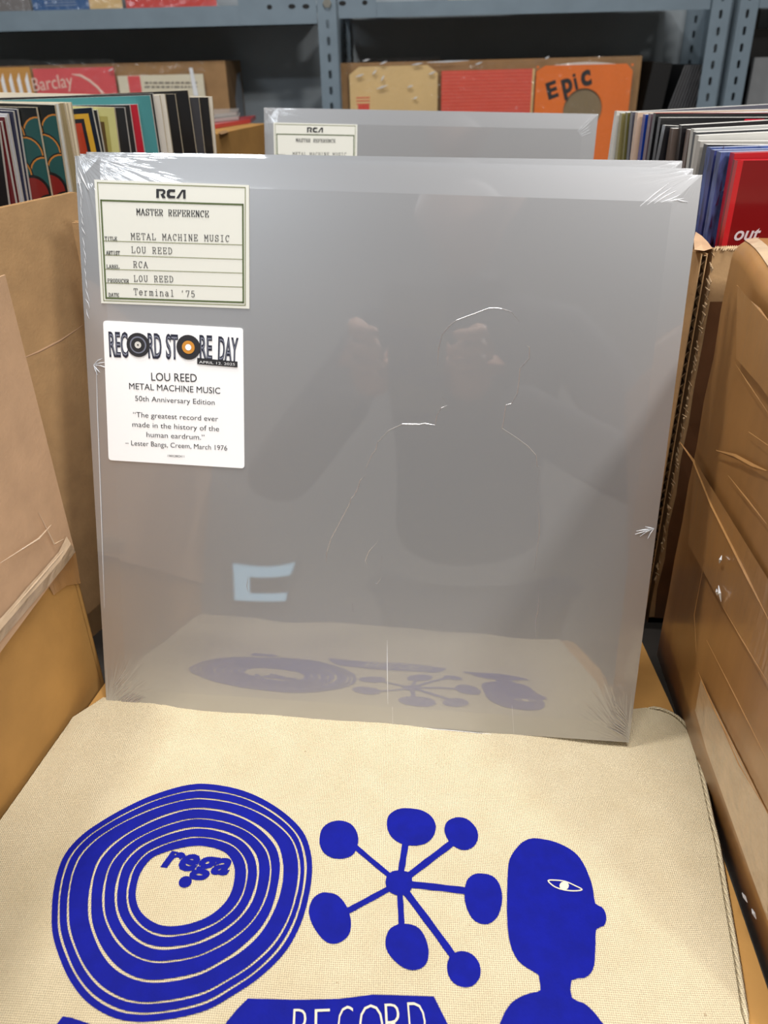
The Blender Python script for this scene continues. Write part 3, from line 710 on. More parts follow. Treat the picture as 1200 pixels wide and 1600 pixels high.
# left record box
P1 = at_y(0, 325, .128); P2 = at_y(118, 300, .186)
plA = [(P1.x - (P2.x - P1.x) * .24, P1.y - (P2.y - P1.y) * .24, P1.z - .002), (P1.x, P1.y, P1.z), (P2.x, P2.y, P2.z), (-.15, .235, .26), (-.055, .292, .25), (-.055, .435, .25), (-.612, .435, .25), (-.612, .155, .25)]
bx = empty('record_box', 'open brown cardboard box of records behind the left front box', 'box', (-.4, .25, ZB)); off = V((-.4, .25, ZB))
for i in range(8):
    a, b = plA[i], plA[(i + 1) % 8]; g = G(); board(g, a[:2], b[:2], ZB, a[2], .004, None, b[2])
    for p in g.v: p -= off
    g.build('box_wall', MC(m_card), bx)
g = G(); g.prism([(p[0], p[1]) for p in plA], ZB, .0005)
for p in g.v: p -= off
g.build('box_bottom', m_card, bx)
nA = V(((P2 - P1).y, -(P2 - P1).x, 0)).normalized()
g = G(); g.ridge([on_plane(*q, P1, nA) - off for q in [(30, 562), (60, 550), (95, 532), (130, 508)]], .0016, .0002, nA); g.build('crease', m_card_pink, bx)
# upright divider board behind front albums
D1 = at_y(112, 348, .155)
g = G(); board(g, (D1.x, D1.y), (.192, .148), gz(.0) + .014, D1.z, .006); o = g.build('cardboard_divider', MC(m_card))
for p in o.data.vertices: pass
tag(o, 'upright corrugated cardboard board that the silver albums lean against', 'cardboard')

# left front box
bB = empty('front_box', 'tan cardboard box close at the left edge, taped across its side', 'box', (-.35, -.15, ZB)); off = V((-.35, -.15, ZB))
Bn = V((Bd.y, -Bd.x)) * -1
if Bn.x < 0: Bn = -Bn
far = Bf.copy(); near = Bf + Bd * .45; depthB = -Bn * .34
zc0, zc1 = at_y(110, 857, Bf.y).z, on_plane(0, 1003, (Bf.x, Bf.y, 0), (Bn.x, Bn.y, 0)).z
fl = (far - near).length; vis = (on_plane(0, 1003, (Bf.x, Bf.y, 0), (Bn.x, Bn.y, 0)).to_2d() - far).length
zcn = zc0 + (zc1 - zc0) * fl / vis
g = G(); board(g, near, far, ZB, zcn, .004, ZB, zc0)
for p in g.v: p -= off
g.build('box_wall', MC(m_card_orange), bB)
for a, b in ((far, far + depthB), (far + depthB, near + depthB), (near + depthB, near)):
    g = G(); board(g, a, b, ZB, zc0, .004)
    for p in g.v: p -= off
    g.build('box_wall', MC(m_card_orange), bB)
# raised flap on the visible side
o3 = Bn * .0035
g = G(); board(g, near + o3, far + o3 + Bd * .0015, zcn - .001, .262, .005, zc0 - .001, .262)
for p in g.v: p -= off
g.build('side_flap', MC(m_card_pink), bB)
g = G(); c = far + depthB * .5; g.prism([tuple(far - Bn * .006 + Bd * .006), tuple(far + depthB + Bn * .006 + Bd * .006), tuple(near + depthB + Bn * .006), tuple(near - Bn * .006)], zc0 - .02, zc0 - .016)
for p in g.v: p -= off
g.build('box_top', m_card_orange, bB)
# tape over the crease: a band of small facets
B3 = lambda u, v, o=0.0: on_plane(u, v, (far.x + Bn.x * (.0035 + o), far.y + Bn.y * (.0035 + o), 0), (Bn.x, Bn.y, 0)) - off
g = G(); K = 14
top = [(104, 838), (92, 862), (70, 888), (45, 915), (20, 945), (-30, 1000)]; bot = [(118, 862), (98, 889), (76, 915), (50, 944), (24, 975), (-26, 1034)]
vs = []
for i, (a, b) in enumerate(zip(top, bot)):
    for t in (0, .5, 1):
        u = a[0] + (b[0] - a[0]) * t; v = a[1] + (b[1] - a[1]) * t; vs.append(B3(u, v, .0016 + random.uniform(0, .0010) if t == .5 else .0006))
g.add(vs, [(3 * i + k, 3 * i + k + 1, 3 * i + k + 4, 3 * i + k + 3) for i in range(5) for k in (0, 1)])
for ln in [[(108, 850), (60, 905), (0, 975)], [(113, 856), (90, 880), (66, 908)], [(60, 800), (85, 850), (100, 842)], [(0, 880), (60, 842), (80, 820)]]:
    g.ridge([B3(*q, .0012) for q in ln], .0012, .0006, (Bn.x, Bn.y, 0))
g.build('tape', m_tape_pale, bB, smooth=False)
g = G()
vs = [B3(*q, -.0026) for q in [(118, 862), (76, 915), (84, 930), (104, 915), (126, 912)]]
g.add(vs, [(0, 1, 2, 3, 4)]); g.build('tape', m_tape, bB)

# right front box
bD = empty('front_box', 'brown cardboard box close at the right edge, wrapped in creased tape', 'box', (.4, -.15, ZB)); off = V((.4, -.15, ZB))
Dn = V((Dd.y, -Dd.x));
if Dn.x > 0: Dn = -Dn
pD = V((.1975, -.006, 0)); D3 = lambda u, v, o=0.0: on_plane(u, v, (pD.x + Dn.x * o, pD.y + Dn.y * o, 0), (Dn.x, Dn.y, 0)) - off
t0 = D3(1150, 380) + off; t1 = D3(1200, 452) + off
slope = (t1.z - t0.z) / (t1.to_2d() - t0.to_2d()).length
g = G(); NL = 30; prof_n = 7; rad = .011; vs = []; Lf = (Df - (V((Df.x, Df.y)) + Dd * .5)).length
ztop = lambda s: max(.23, t0.z + slope * .6 * (s - .02))
rows = []
for i in range(NL + 1):
    s = i / NL * .27; c = Df + Dd * s; zt_ = ztop(s) + .0012 * math.sin(s * 90)
    # local outward coordinate: 0 = face, negative = inwards
    pr_ = [(0, ZB)]; nb = 10
    for k in range(1, nb): 
        z = ZB + (zt_ - rad - ZB) * k / nb; bul = .0025 * math.sin(math.pi * k / nb) * math.sin(math.pi * min(1, s / .27)) ; pr_.append((bul * .6 + .0005 * math.sin(k * 3 + s * 60), z))
    for k in range(prof_n):
        a = math.pi / 2 * k / (prof_n - 1); pr_.append((-rad + rad * math.cos(a), zt_ - rad + rad * math.sin(a)))
    pr_ += [(-.10, zt_ - .002), (-.34, zt_ - .004), (-.34, ZB)]
    rows.append([(c.x + Dn.x * o, c.y + Dn.y * o, z) for o, z in pr_])
n = len(rows[0])
for r in rows: vs += r
g.add(vs, [(i * n + k, i * n + (k + 1) % n, (i + 1) * n + (k + 1) % n, (i + 1) * n + k) for i in range(NL) for k in range(n)])
g.add(rows[0], [tuple(range(n))]); g.add(rows[-1], [tuple(range(n - 1, -1, -1))])
for p in g.v: p -= off
g.build('box_body', m_taped, bD, smooth=True)
def band(name, poly, o, m, rnd=.0004):
    g = G(); g.add([D3(*q, o + random.uniform(-rnd, rnd)) for q in poly], [tuple(range(len(poly)))])
    return g.build(name, m, bD)
band('tape', [(1086, 720), (1200, 905), (1200, 1075), (1127, 944), (1075, 850)], .0032, m_tape)
band('tape', [(1095, 1061), (1200, 1272), (1200, 1440), (1104, 1173), (1086, 1110)], .0016, m_tape_pale)
band('tape', [(1152, 446), (1200, 501), (1215, 640), (1185, 600), (1150, 560)], .0036, m_tape)
g = G(); nn3 = (Dn.x, Dn.y, 0)
for ln, w, h in [([(1062, 690), (1085, 721), (1113, 790), (1136, 836), (1168, 900), (1205, 975)], .0030, .0020), ([(1119, 704), (1149, 713), (1176, 728), (1198, 736)], .0045, .0016), ([(1138, 743), (1170, 783), (1198, 819)], .0016, .0008),
                 ([(1170, 675), (1200, 696)], .003, .0012), ([(1095, 1061), (1118, 1112), (1200, 1272)], .0016, .0010), ([(1127, 944), (1160, 1000), (1205, 1075)], .0014, .0008), ([(1091, 1050), (1155, 1195), (1200, 1270)], .0016, .0008),
                 ([(1152, 446), (1166, 467), (1187, 484), (1202, 503)], .003, .0016), ([(1104, 1000), (1150, 1090), (1205, 1200)], .0012, .0006), ([(1100, 880), (1085, 960), (1088, 1020)], .0012, .0006),
                 ([(1150, 570), (1170, 600), (1200, 645)], .001, .0005), ([(1145, 600), (1136, 625)], .0008, .0004)]:
    g.ridge([D3(*q, .0030) for q in ln], w * .55, h * .55, nn3)
tag(g.build('tape_crease', m_tape, bD), kind='stuff')
g = G()
for a, b in [((1123, 915), (1127, 940)), ((1120, 920), (1121, 930)), ((1160, 1395), (1168, 1410)), ((1175, 1420), (1182, 1436)), ((1128, 868), (1124, 880))]:
    g.ridge([D3(*a, .004), D3((a[0] + b[0]) / 2 + 1, (a[1] + b[1]) / 2, .005), D3(*b, .004)], .0014, .0012, nn3)
tag(g.build('tape_bubble', m_film_edge, bD), kind='stuff')
# bright worn rim on top
g = G()
for i in range(NL):
    g.add([V(rows[i][k]) + V((Dn.x, Dn.y, 1)) * .0004 - off for k in (14, 16)] + [V(rows[i + 1][k]) + V((Dn.x, Dn.y, 1)) * .0004 - off for k in (16, 14)], [(0, 1, 2, 3)])
g.build('tape_rim', m_tape_pale, bD, smooth=True)

# right record box
E1 = at_y(1115, 390, .118)
xe = E1.x
bE = empty('record_box', 'open brown cardboard box of records behind the right front box', 'box', (.4, .27, ZB)); off = V((.4, .27, ZB))
plE = [(xe, .118, E1.z), (xe + .345, .118, .25), (xe + .345, .385, .25), (xe - .033, .385, .23)]
walls = [(plE[0], plE[1]), (plE[1], plE[2]), (plE[2], plE[3]), (plE[3], plE[0])]
for a, b in walls:
    g = G(); board(g, a[:2], b[:2], ZB, a[2], .004, None, b[2])
    for p in g.v: p -= off
    g.build('box_wall', MC(m_card_dark if a is plE[3] else m_card), bE)
g = G(); g.prism([(p[0], p[1]) for p in plE], ZB, ZB + .005)
for p in g.v: p -= off
g.build('box_bottom', m_card, bE)
# loose flap leaning along the left wall, with its torn edge
g = G(); board(g, (xe - .046, .375), (xe - .009, .112), ZB, .235, .004, ZB, E1.z - .001)
for p in g.v: p -= off
g.build('box_flap', MC(m_card), bE)
g = G()  # tape hanging on the front wall beside the corner
vs = []; K = 9
for i in range(K + 1):
    z = E1.z - .03 - i * .026; w = .012 + .002 * math.sin(i * 2)
    vs += [V((xe + .003 + .001 * math.sin(i * 3), .1172, z)) - off, V((xe + w + .004, .1165 - .0008 * (i % 2), z)) - off]
g.add(vs, [(2 * i, 2 * i + 1, 2 * i + 3, 2 * i + 2) for i in range(K)]); g.build('tape', m_tape_dark, bE)
g = G()
for i in range(60):  # torn paper tufts on the corner edge
    z = E1.z - .002 - i * .0038 + random.uniform(-.002, .002); g.ridge([V((xe - .001 + random.uniform(-.001, .001), .1168, z)) - off, V((xe + random.uniform(-.0012, .0012), .1164, z - random.uniform(.001, .004))) - off, V((xe + .0005, .1168, z - random.uniform(.004, .009))) - off], random.uniform(.0006, .0018), .0006, (0, -1, 0))
for i in range(26):
    x = xe + i * .0012; g.ridge([V((x, .117 + random.uniform(-.001, .002), E1.z - .0005)) - off, V((x + .001, .118, E1.z + .001)) - off, V((x + .002, .1185, E1.z - .0005)) - off], .002, .0012, (0, 0, 1))
o = g.build('torn_edge', m_card_raw, bE); o['kind'] = 'stuff'
g = G(); K = 8; vs = []  # crumpled paper fold on the top left corner
q = [at_y(1087, 362, .17), at_y(1096, 368, .15), at_y(1106, 378, .135), at_y(1113, 388, .12), at_y(1100, 392, .112), at_y(1085, 390, .112), at_y(1084, 374, .14), at_y(1096, 382, .118)]
g.add([p - off for p in q], [(0, 1, 7, 6), (1, 2, 3, 7), (7, 3, 4), (6, 7, 4, 5)]); g.build('crumpled_corner', m_card_pink, bE)

# ------------------------------------------------------------------ records in the two boxes
def record(pt, pb, y, side, th, cover, edge, label, group, w=.315, h=.315, art=None, spine=None):
    floor_z = .0008 if side < 0 else ZB + .0052
    T = at_y(*pt, y); B = at_y(*pb, y); up = (T - B).normalized(); x = V((up.z, 0, -up.x)) * side
    m = Matrix((x * side, V((0, 1, 0)), up)).transposed().to_4x4()
    h = (T.z - floor_z) / up.z + (.0 if side > 0 else 0); base = T - up * h; m.translation = base
    g = G()
    x0, x1 = (0, w) if side > 0 else (-w, 0)
    g.box(x0, x1, 0, th, 0, h, mis=[1, 1, 0, 0, 1, 1] if side < 0 else [1, 1, 0, 0, 2, 2])
    o = g.build('record_sleeve', [cover, edge, spine or cover]); o.matrix_world = m
    for v in o.data.vertices:
        if v.co.z < .01: v.co.z += (floor_z - (m @ v.co).z) / up.z
    tag(o, label, 'record', group)
    if art: art(o, x0, x1, h)
    return o
def cm(rgb, gloss=.35, coat=.6): 
    return mat('cover_%d_%d_%d' % rgb, lin(*rgb), gloss, coat=coat, coat_rough=.1, noise_amt=.05, noise_scale=20)
m_teal_d, m_rust, m_gold, m_black = cm((28, 74, 72)), cm((120, 26, 22)), cm((176, 112, 44)), cm((16, 16, 18))
def scales(o, x0, x1, h):
    g = G(); k = 0
    def arch(cx, cz, r, mi, y):
        n = 22; g.add([(min(x1, max(x0, cx + r * math.cos(math.pi * 2 * i / n))), -y, min(h, cz + r * 1.05 * math.sin(math.pi * 2 * i / n))) for i in range(n)], [tuple(range(n))], mi)
    r = .0125
    for row in range(8):
        for c in range(3):
            cx = x1 - .001 - c * .022 - (row % 2) * .011; cz = h - .018 - row * .0135
            k += 1; arch(cx, cz, r, 3, .0002 + k * .00006); arch(cx, cz, r * .93, 2 if row < 3 or row > 5 else 3, .00022 + k * .00006); arch(cx, cz, r * .84, 0 if row < 3 else (1 if row < 6 else 2), .00024 + k * .00006)
    g.build('cover_print', [m_teal_d, m_rust, m_gold, m_black], o)
def frames(lst):
    def f(o, x0, x1, h):
        g = G(); ms = []
        for i, (a, b, c, d, rgb) in enumerate(lst):   # distances from right edge / top
            g.add([(x1 - b, -.0002 - i * .00012, h - d), (x1 - a, -.0002 - i * .00012, h - d), (x1 - a, -.0002 - i * .00012, h - c), (x1 - b, -.0002 - i * .00012, h - c)], [(0, 1, 2, 3)], i); ms.append(cm(rgb))
        g.build('cover_print', ms, o)
    return f
LG = 'records in the left box'
LEFT = [  # top right px, lower right px, colour, edge, label, art
 ((-3, 196), (14, 323), (14, 14, 18), 'w', 'black record sleeve at the very left edge of the left box', None),
 ((1, 190), (25, 320), (92, 14, 22), 'w', 'maroon record sleeve second from the left edge of the left box', None),
 ((7, 183), (31, 319), (86, 12, 20), 'w', 'maroon record sleeve with white edge just left of the navy ones', None),
 ((11, 178), (36, 318), (190, 190, 196), 'w', 'pale grey record sleeve between the maroon and navy ones', None),
 ((20, 174), (43, 317), (36, 38, 62), 'w', 'navy record sleeve, left one of two', None),
 ((26, 171), (48, 315), (32, 34, 56), 'w', 'navy record sleeve directly left of the scale-patterned ones', None),
 ((56, 168), (81, 308), (14, 16, 16), 'c', 'record sleeve with teal and red scale pattern, left one of two', scales),
 ((85, 164), (106, 300), (14, 16, 16), 'c', 'record sleeve with teal and red scale pattern, right one of two', scales),
 ((91, 162), (113, 300), (206, 204, 196), 'c', 'off-white record sleeve directly right of the scale-patterned pair', None),
 ((99, 161), (118, 260), (150, 134, 100), 'c', 'olive-tan record sleeve between off-white ones', None),
 ((104, 161), (121, 260), (214, 200, 170), 'c', 'cream record sleeve right of the olive-tan one', None),
 ((110, 160), (123, 240), (218, 206, 180), 'c', 'cream record sleeve just left of the yellow-framed one', None),
 ((143, 168), (158, 239), (22, 30, 44), 'w', 'record sleeve with yellow frame and rust-red centre', frames([(.0035, .08, .004, .2, (202, 156, 50)), (.0078, .08, .0075, .2, (34, 34, 40)), (.0105, .08, .0105, .2, (172, 60, 36))])),
 ((151, 172), (163, 239), (18, 20, 26), 'w', 'dark navy record sleeve right of the yellow-framed one', None),
 ((178, 168), (187, 239), (190, 186, 122), 'c', 'pale yellow-green record sleeve with brown inner square', frames([(.0060, .2, .0065, .2, (160, 152, 84)), (.0092, .2, .0105, .2, (84, 62, 24))])),
 ((194, 168), (204, 240), (26, 26, 28), 'w', 'black record sleeve directly right of the yellow-green one', None),
 ((202, 164), (213, 240), (24, 22, 24), 'w', 'black record sleeve directly left of the red one', None),
 ((214, 163), (226, 240), (172, 18, 40), 'w', 'bright red record sleeve in front of the teal one', None),
 ((234, 149), (248, 240), (66, 132, 134), 'w', 'wide teal record sleeve in the left box', None),
 ((238, 146), (252, 240), (18, 18, 20), 'w', 'black record sleeve behind the teal one, its top edge showing', None),
 ((249, 149), (262, 240), (196, 190, 180), 'c', 'grey-white record sleeve right of the teal one', None),
 ((257, 147), (270, 240), (206, 200, 188), 'c', 'off-white record sleeve left of the black ones', None),
 ((273, 147), (286, 240), (14, 14, 16), 'c', 'black record sleeve left of the tallest one', None),
 ((293, 141), (307, 240), (12, 12, 14), 'c', 'tallest black record sleeve in the left box', None),
 ((310, 152), (320, 240), (52, 52, 56), 'c', 'dark grey record sleeve near the right end of the left box', None),
 ((325, 152), (334, 240), (16, 16, 18), 'c', 'black record sleeve second from the right end of the left box', None),
 ((331, 151), (338, 240), (206, 198, 184), 'c', 'cream record sleeve at the right end of the left box', None)]
EM = {'w': m_white_edge, 'c': m_cream_edge}
for i, (pt, pb, c, e, lab, art) in enumerate(LEFT):
    record(pt, pb, .302 + i * .0043 if i > 7 else .268 + i * .0048, -1, .0034, cm(c), EM[e], lab, LG, art=art)

def denim(o, x0, x1, h):
    g = G()
    for i in range(90):
        a = x0 + random.uniform(0, .03); z = random.uniform(h - .14, h - .004); g.add([(a, -.0003, z), (a + random.uniform(.001, .003), -.0003, z + .0005), (a + random.uniform(.0004, .002), -.0003, z + random.uniform(.003, .009))], [(0, 1, 2)], i % 3)
    g.build('cover_print', [cm((60, 84, 150)), cm((128, 138, 176)), cm((70, 44, 84))], o)
def stripes(o, x0, x1, h):
    g = G()
    for a in (.022, .042): g.add([(x0 + a + .028, -.0003, h - .02), (x0 + a + .042, -.0003, h - .02), (x0 + a + .052, -.0003, h - .001), (x0 + a + .038, -.0003, h - .001)], [(0, 1, 2, 3)])
    g.build('cover_print', cm((206, 30, 56)), o)
def dots(o, x0, x1, h):
    g = G()
    for i in range(30): g.box(x0 + .004, x0 + .0048, -.0005, 0, h - .008 - i * .004, h - .0062 - i * .004)
    g.build('cover_print', cm((110, 84, 70)), o)
def out_text(o, x0, x1, h):
    g = G(); a = {}
    inv = o.matrix_world.inverted()
    L = lambda u, v: (inv @ at_y(u, v, o.matrix_world.translation.y)); p, q = L(1146, 375), L(1186, 374)
    vs, fs = glyphs('out', .02, .25); xa = min(t.x for t in vs); xb = max(t.x for t in vs); s = (q.x - p.x) / (xb - xa)
    g.add([(p.x + (t.x - xa) * s, -.0004, p.z + t.y * s * 1.05) for t in vs], fs)
    g.build('lettering', mat('white_print', lin(225, 205, 205), .5), o)
    g = G(); g.box(x0 - .0002, x0 + .003, -.0006, .004, 0, h); g.build('spine_fold', cm((206, 34, 40)), o)
RG = 'records in the right box'
RIGHT = [
 ((964, 174), (953, 250), (222, 220, 214), 'w', 'white record sleeve at the left end of the right box', None),
 ((972, 177), (964, 250), (150, 140, 90), 'w', 'olive record sleeve right of the white end one', None),
 ((981, 176), (974, 250), (118, 112, 62), 'w', 'darker olive record sleeve third from the left end of the right box', None),
 ((989, 175), (982, 250), (92, 92, 104), 'w', 'slate grey record sleeve left of the beige one', None),
 ((997, 176), (988, 250), (222, 190, 164), 'w', 'beige record sleeve with a dotted brown line', dots),
 ((1009, 179), (1000, 250), (22, 62, 156), 'w', 'royal blue record sleeve in the right box', None),
 ((1018, 178), (1008, 250), (112, 88, 98), 'w', 'mauve record sleeve right of the royal blue one', None),
 ((1025, 177), (1014, 250), (22, 22, 24), 'r', 'black record sleeve with a red top edge', None),
 ((1033, 184), (1023, 250), (20, 20, 22), 'w', 'black record sleeve with two red slanted stripes', stripes),
 ((1040, 196), (1029, 250), (26, 26, 30), 'w', 'glossy black record sleeve left of the brown one', None),
 ((1052, 201), (1043, 263), (112, 98, 90), 'w', 'brown record sleeve with a cut-off corner', None),
 ((1066, 196), (1058, 263), (28, 26, 28), 'w', 'black record sleeve between the two brown ones', None),
 ((1078, 203), (1069, 263), (124, 108, 100), 'w', 'brown-grey record sleeve left of the white ones', None),
 ((1085, 202), (1077, 263), (206, 206, 200), 'w', 'white record sleeve leftmost of the tight white group', None),
 ((1089, 207), (1081, 265), (60, 62, 64), 'w', 'charcoal record sleeve inside the white group', None),
 ((1092, 212), (1084, 270), (214, 212, 204), 'w', 'white record sleeve behind the pale grey one', None),
 ((1095, 221), (1086, 272), (186, 182, 174), 'w', 'pale grey record sleeve in the right box', None),
 ((1106, 226), (1092, 300), (40, 40, 44), 'w', 'black record sleeve left of the denim-blue ones', None),
 ((1111, 231), (1092, 350), (70, 92, 160), 'b', 'denim-blue record sleeve, rearmost of three', denim),
 ((1117, 235), (1097, 355), (58, 66, 132), 'b', 'denim-blue record sleeve, middle of three', denim),
 ((1127, 238), (1106, 362), (84, 100, 158), 'b', 'denim-blue record sleeve, foremost of three', denim),
 ((1148, 240), (1124, 383), (196, 28, 36), 'r', 'red record sleeve directly behind the foremost red one', None),
 ((1153, 251), (1127, 386), (132, 5, 12), 'r', 'dark red shrink-wrapped record sleeve foremost in the right box', out_text)]
EM['b'] = cm((150, 164, 206)); EM['r'] = cm((206, 40, 50))
n = len(RIGHT)
for i, (pt, pb, c, e, lab, art) in enumerate(RIGHT):
    t = i / (n - 1); y = .350 - .0085 * i - (.0 if i < 18 else 0)
    y = .352 + (.136 - .352) * t
    cmx = mat('denim_cover_%d' % i, lin(*c), .5, coat=.5, noise_amt=.75, noise_scale=160, noise_stretch=(1, 1, .3)) if e == 'b' else cm(c)
    record(pt, pb, y, 1, .0068 if i not in (7, 8) else .006, cmx, EM[e], lab, RG, art=art)

# ------------------------------------------------------------------ steel shelving
YS = 1.2
def slotted(g, x0, x1, y, z0, z1, pitch, sw, sh, th=.002, mi=0, phase=0.0, z_lo=None, z_hi=None):
    """flat strip with real obround slots between z_lo and z_hi (plain elsewhere)"""
    z_lo = z0 if z_lo is None else z_lo; z_hi = z1 if z_hi is None else z_hi
    cx = (x0 + x1) / 2; z = z_lo + phase
    if z0 < z: g.box(x0, x1, y, y + th, z0, z, mi)
    while z + pitch <= z_hi:
        oc = []
        for k in range(12):
            a = 2 * math.pi * k / 12; dx = sw / 2 * math.cos(a); dz = sw / 2 * math.sin(a) + (sh - sw) / 2 * (1 if math.sin(a) > 0 else -1 if math.sin(a) < 0 else 0)
            oc.append((cx + dx, z + pitch / 2 + dz))
        rc = []
        for k in range(12):
            a = 2 * math.pi * k / 12; c, s = math.cos(a), math.sin(a)
            m_ = max(abs(c), abs(s)); rc.append((cx + c / m_ * (x1 - x0) / 2, z + pitch / 2 + s / m_ * pitch / 2))
        for yy, fl in ((y, 1), (y + th, -1)):
            vs = [(p[0], yy, p[1]) for p in rc] + [(p[0], yy, p[1]) for p in oc]
            # exact corners
            fs = []
            for k in range(12):
                fs.append((k, (k + 1) % 12, (k + 1) % 12 + 12, k + 12)[::fl])
            g.add(vs, fs, mi)
            for (sx, sz, k) in ((x1, z + pitch, 1), (x0, z + pitch, 4), (x0, z, 7), (x1, z, 10)):
                g.add([(rc[k][0], yy, rc[k][1]), (sx, yy, sz), (rc[(k + 1) % 12][0], yy, rc[(k + 1) % 12][1])], [(0, 1, 2)[::fl]], mi)
        g.add([(p[0], y, p[1]) for p in oc] + [(p[0], y + th, p[1]) for p in oc], [(k, k + 12, (k + 1) % 12 + 12, (k + 1) % 12) for k in range(12)], mi)
        z += pitch
    if z < z1: g.box(x0, x1, y, y + th, z, z1, mi)
def upright(parent, x0, x1, y, flange_side, name='upright', back=False):
    g = G(); slotted(g, x0, x1, y, FL, CEIL - .3, .0245, .0058, .013, z_lo=.02, z_hi=.56)
    xs = x1 if flange_side > 0 else x0
    g.box(xs - .001, xs + .001, y + (0 if not back else -.034), y + (.034 if not back else 0), FL, CEIL - .3)
    g2 = None
    return g.build(name, m_steel, parent)
def unit(label, xl, xr, post_l, post_r, loc_x, items):
    e = empty('steel_shelving', label, 'shelving')
    for (a, b, s) in (post_l, post_r):
        upright(e, a, b, YS, s); upright(e, a + (.012 if s < 0 else -.004), b + (.012 if s < 0 else -.004), YS + .235, s, back=True)
    for zt_, nm in ((SH_TOP, 'shelf_board'), (SH_LOW, 'shelf_board'), (SH_TOP + .45, 'shelf_board')):
        g = G(); g.box(xl, xr, YS + .004, YS + .235, zt_ - .003, zt_); g.box(xl, xr, YS + .0035, YS + .0055, zt_ - .030, zt_ - .003); g.box(xl, xr, YS + .0035, YS + .012, zt_ - .030, zt_ - .0285)
        g.build(nm, m_steel, e)
    g = G(); g.box(xl, xr, YS + .25, YS + .252, FL, CEIL - .3); g.build('back_panel', m_back, e)
    return e
SH_TOP = at_y(100, 15, YS).z; SH_LOW = .153
xa0, xa1 = -.0735, -.0410
uL = unit('blue-grey slotted steel shelving unit on the left', -1.25, xa0 - .002, (-1.29, -1.255, 1), (xa0, xa1, 1), 0, 0)
xb0, xb1 = .579, .612
e = empty('steel_shelving', 'blue-grey slotted steel shelving unit behind the silver albums', 'shelving'); uR = e
upright(e, xb0, xb1, YS, 1); upright(e, at_y(1069, 50, YS + .235).x, at_y(1100, 50, YS + .235).x, YS + .235, 1, 'rear_upright', back=True); upright(e, at_y(530, 50, YS + .235).x, at_y(547, 50, YS + .235).x, YS + .235, -1, 'rear_upright', back=True)
for zt_ in (SH_TOP, SH_LOW, SH_TOP + .45):
    g = G(); g.box(xa1 + .003, xb0 - .002, YS + .004, YS + .235, zt_ - .003, zt_); g.box(xa1 + .003, xb0 - .002, YS + .0035, YS + .0055, zt_ - .022, zt_ - .003)
    g.build('shelf_board', m_steel, e)
g = G(); g.box(xa1 - .02, .76, YS + .25, YS + .252, FL, CEIL - .3); g.build('back_panel', m_back, e)
e = empty('steel_shelving', 'blue-grey slotted steel shelving unit at the right edge', 'shelving')
upright(e, .6235, .656, YS, -1); upright(e, .84, .87, YS + .235, -1, 'rear_upright', back=True)
for zt_ in (SH_TOP, SH_LOW):
    g = G(); g.box(.658, 1.5, YS + .004, YS + .235, zt_ - .003, zt_); g.box(.658, 1.5, YS + .0035, YS + .0055, zt_ - .022, zt_ - .003); g.build('shelf_board', m_steel, e)
g = G(); g.box(.765, 1.5, YS + .25, YS + .252, FL, CEIL - .3); g.build('back_panel', m_back, e)
# gusset plates with holes and bolts
def gusset(parent, x0, x1, z0, z1, holes):
    g = G(); g.box(x0, x1, YS + .0015, YS + .003, z0, z1); o = g.build('gusset_plate', m_steel, parent)
    for (u, v, w) in holes:
        g = G(); p = at_y(u, v, YS + .0012); n = 12
        g.add([(p.x + w * math.cos(2 * math.pi * k / n), YS + .0012, p.z + .0035 * math.sin(2 * math.pi * k / n)) for k in range(n)], [tuple(range(n))[::-1]])
        g.build('bolt_hole', m_black, o)
gusset(uL, at_y(372, 10, YS).x, xa0 - .001, SH_TOP - .0285, SH_TOP + .02, [(421, 11, .0045), (456, 10, .006), (478, 10, .006)])
gusset(uR, xa1 + .002, at_y(588, 10, YS).x, SH_TOP - .022, SH_TOP + .02, [(535, 5, .006), (570, 4, .0045)])
for u, v in ((511, 5),):
    p = at_y(u, v, YS - .001); g = G()
    g.prism([(.0072 * math.cos(k * math.pi / 3), .0072 * math.sin(k * math.pi / 3)) for k in range(6)], 0, .004)
    g.xf(Matrix.Translation((p.x, YS, p.z)) @ Matrix.Rotation(math.pi / 2, 4, 'X')); g.build('bolt', m_bolt, uL)

# ------------------------------------------------------------------ 7-inch singles on the lower shelf
YB = 1.245
def carton(name, label, u0, u1, vt, ydepth, m, y=YB, z0=None):
    a = at_y(u0, vt, y); b = at_y(u1, vt, y); z0 = SH_LOW if z0 is None else z0
    e = empty(name, label, 'box', ((a.x + b.x) / 2, y + ydepth / 2, z0)); w = (b.x - a.x) / 2; h = (a.z + b.z) / 2 - z0; d = ydepth / 2; t = .004
    for x0, x1, y0_, y1_, nm in ((-w, w, -d, -d + t, 'box_wall'), (-w, w, d - t, d, 'box_wall'), (-w, -w + t, -d + t, d - t, 'box_wall'), (w - t, w, -d + t, d - t, 'box_wall'), (-w, w, -d, d, 'box_bottom')):
        g = G(); g.box(x0, x1, y0_, y1_, 0, .004 if nm == 'box_bottom' else h); g.build(nm, m, e)
    return e, h
kb1, h1 = carton('kraft_carton', 'long kraft carton on the left shelf behind the singles', -160, 352, 101, .185, m_card_dark)
kb2, h2 = carton('kraft_carton', 'long kraft carton on the shelf behind the orange single', 532, 1003, 93, .185, m_card_dark)
# light grey paper on the left carton's right side
g = G(); wx = (at_y(352, 101, YB).x - at_y(-160, 101, YB).x) / 2
g.add([(wx + .0006, -.02, .02), (wx + .0006, .075, .02), (wx + .0006, .075, h1 - .02), (wx + .0006, .03, h1 - .022), (wx + .0006, -.02, h1 - .06)], [(0, 1, 2, 3, 4)])
g.build('paper_label', mat('grey_paper', lin(170, 174, 180), .6), kb1)

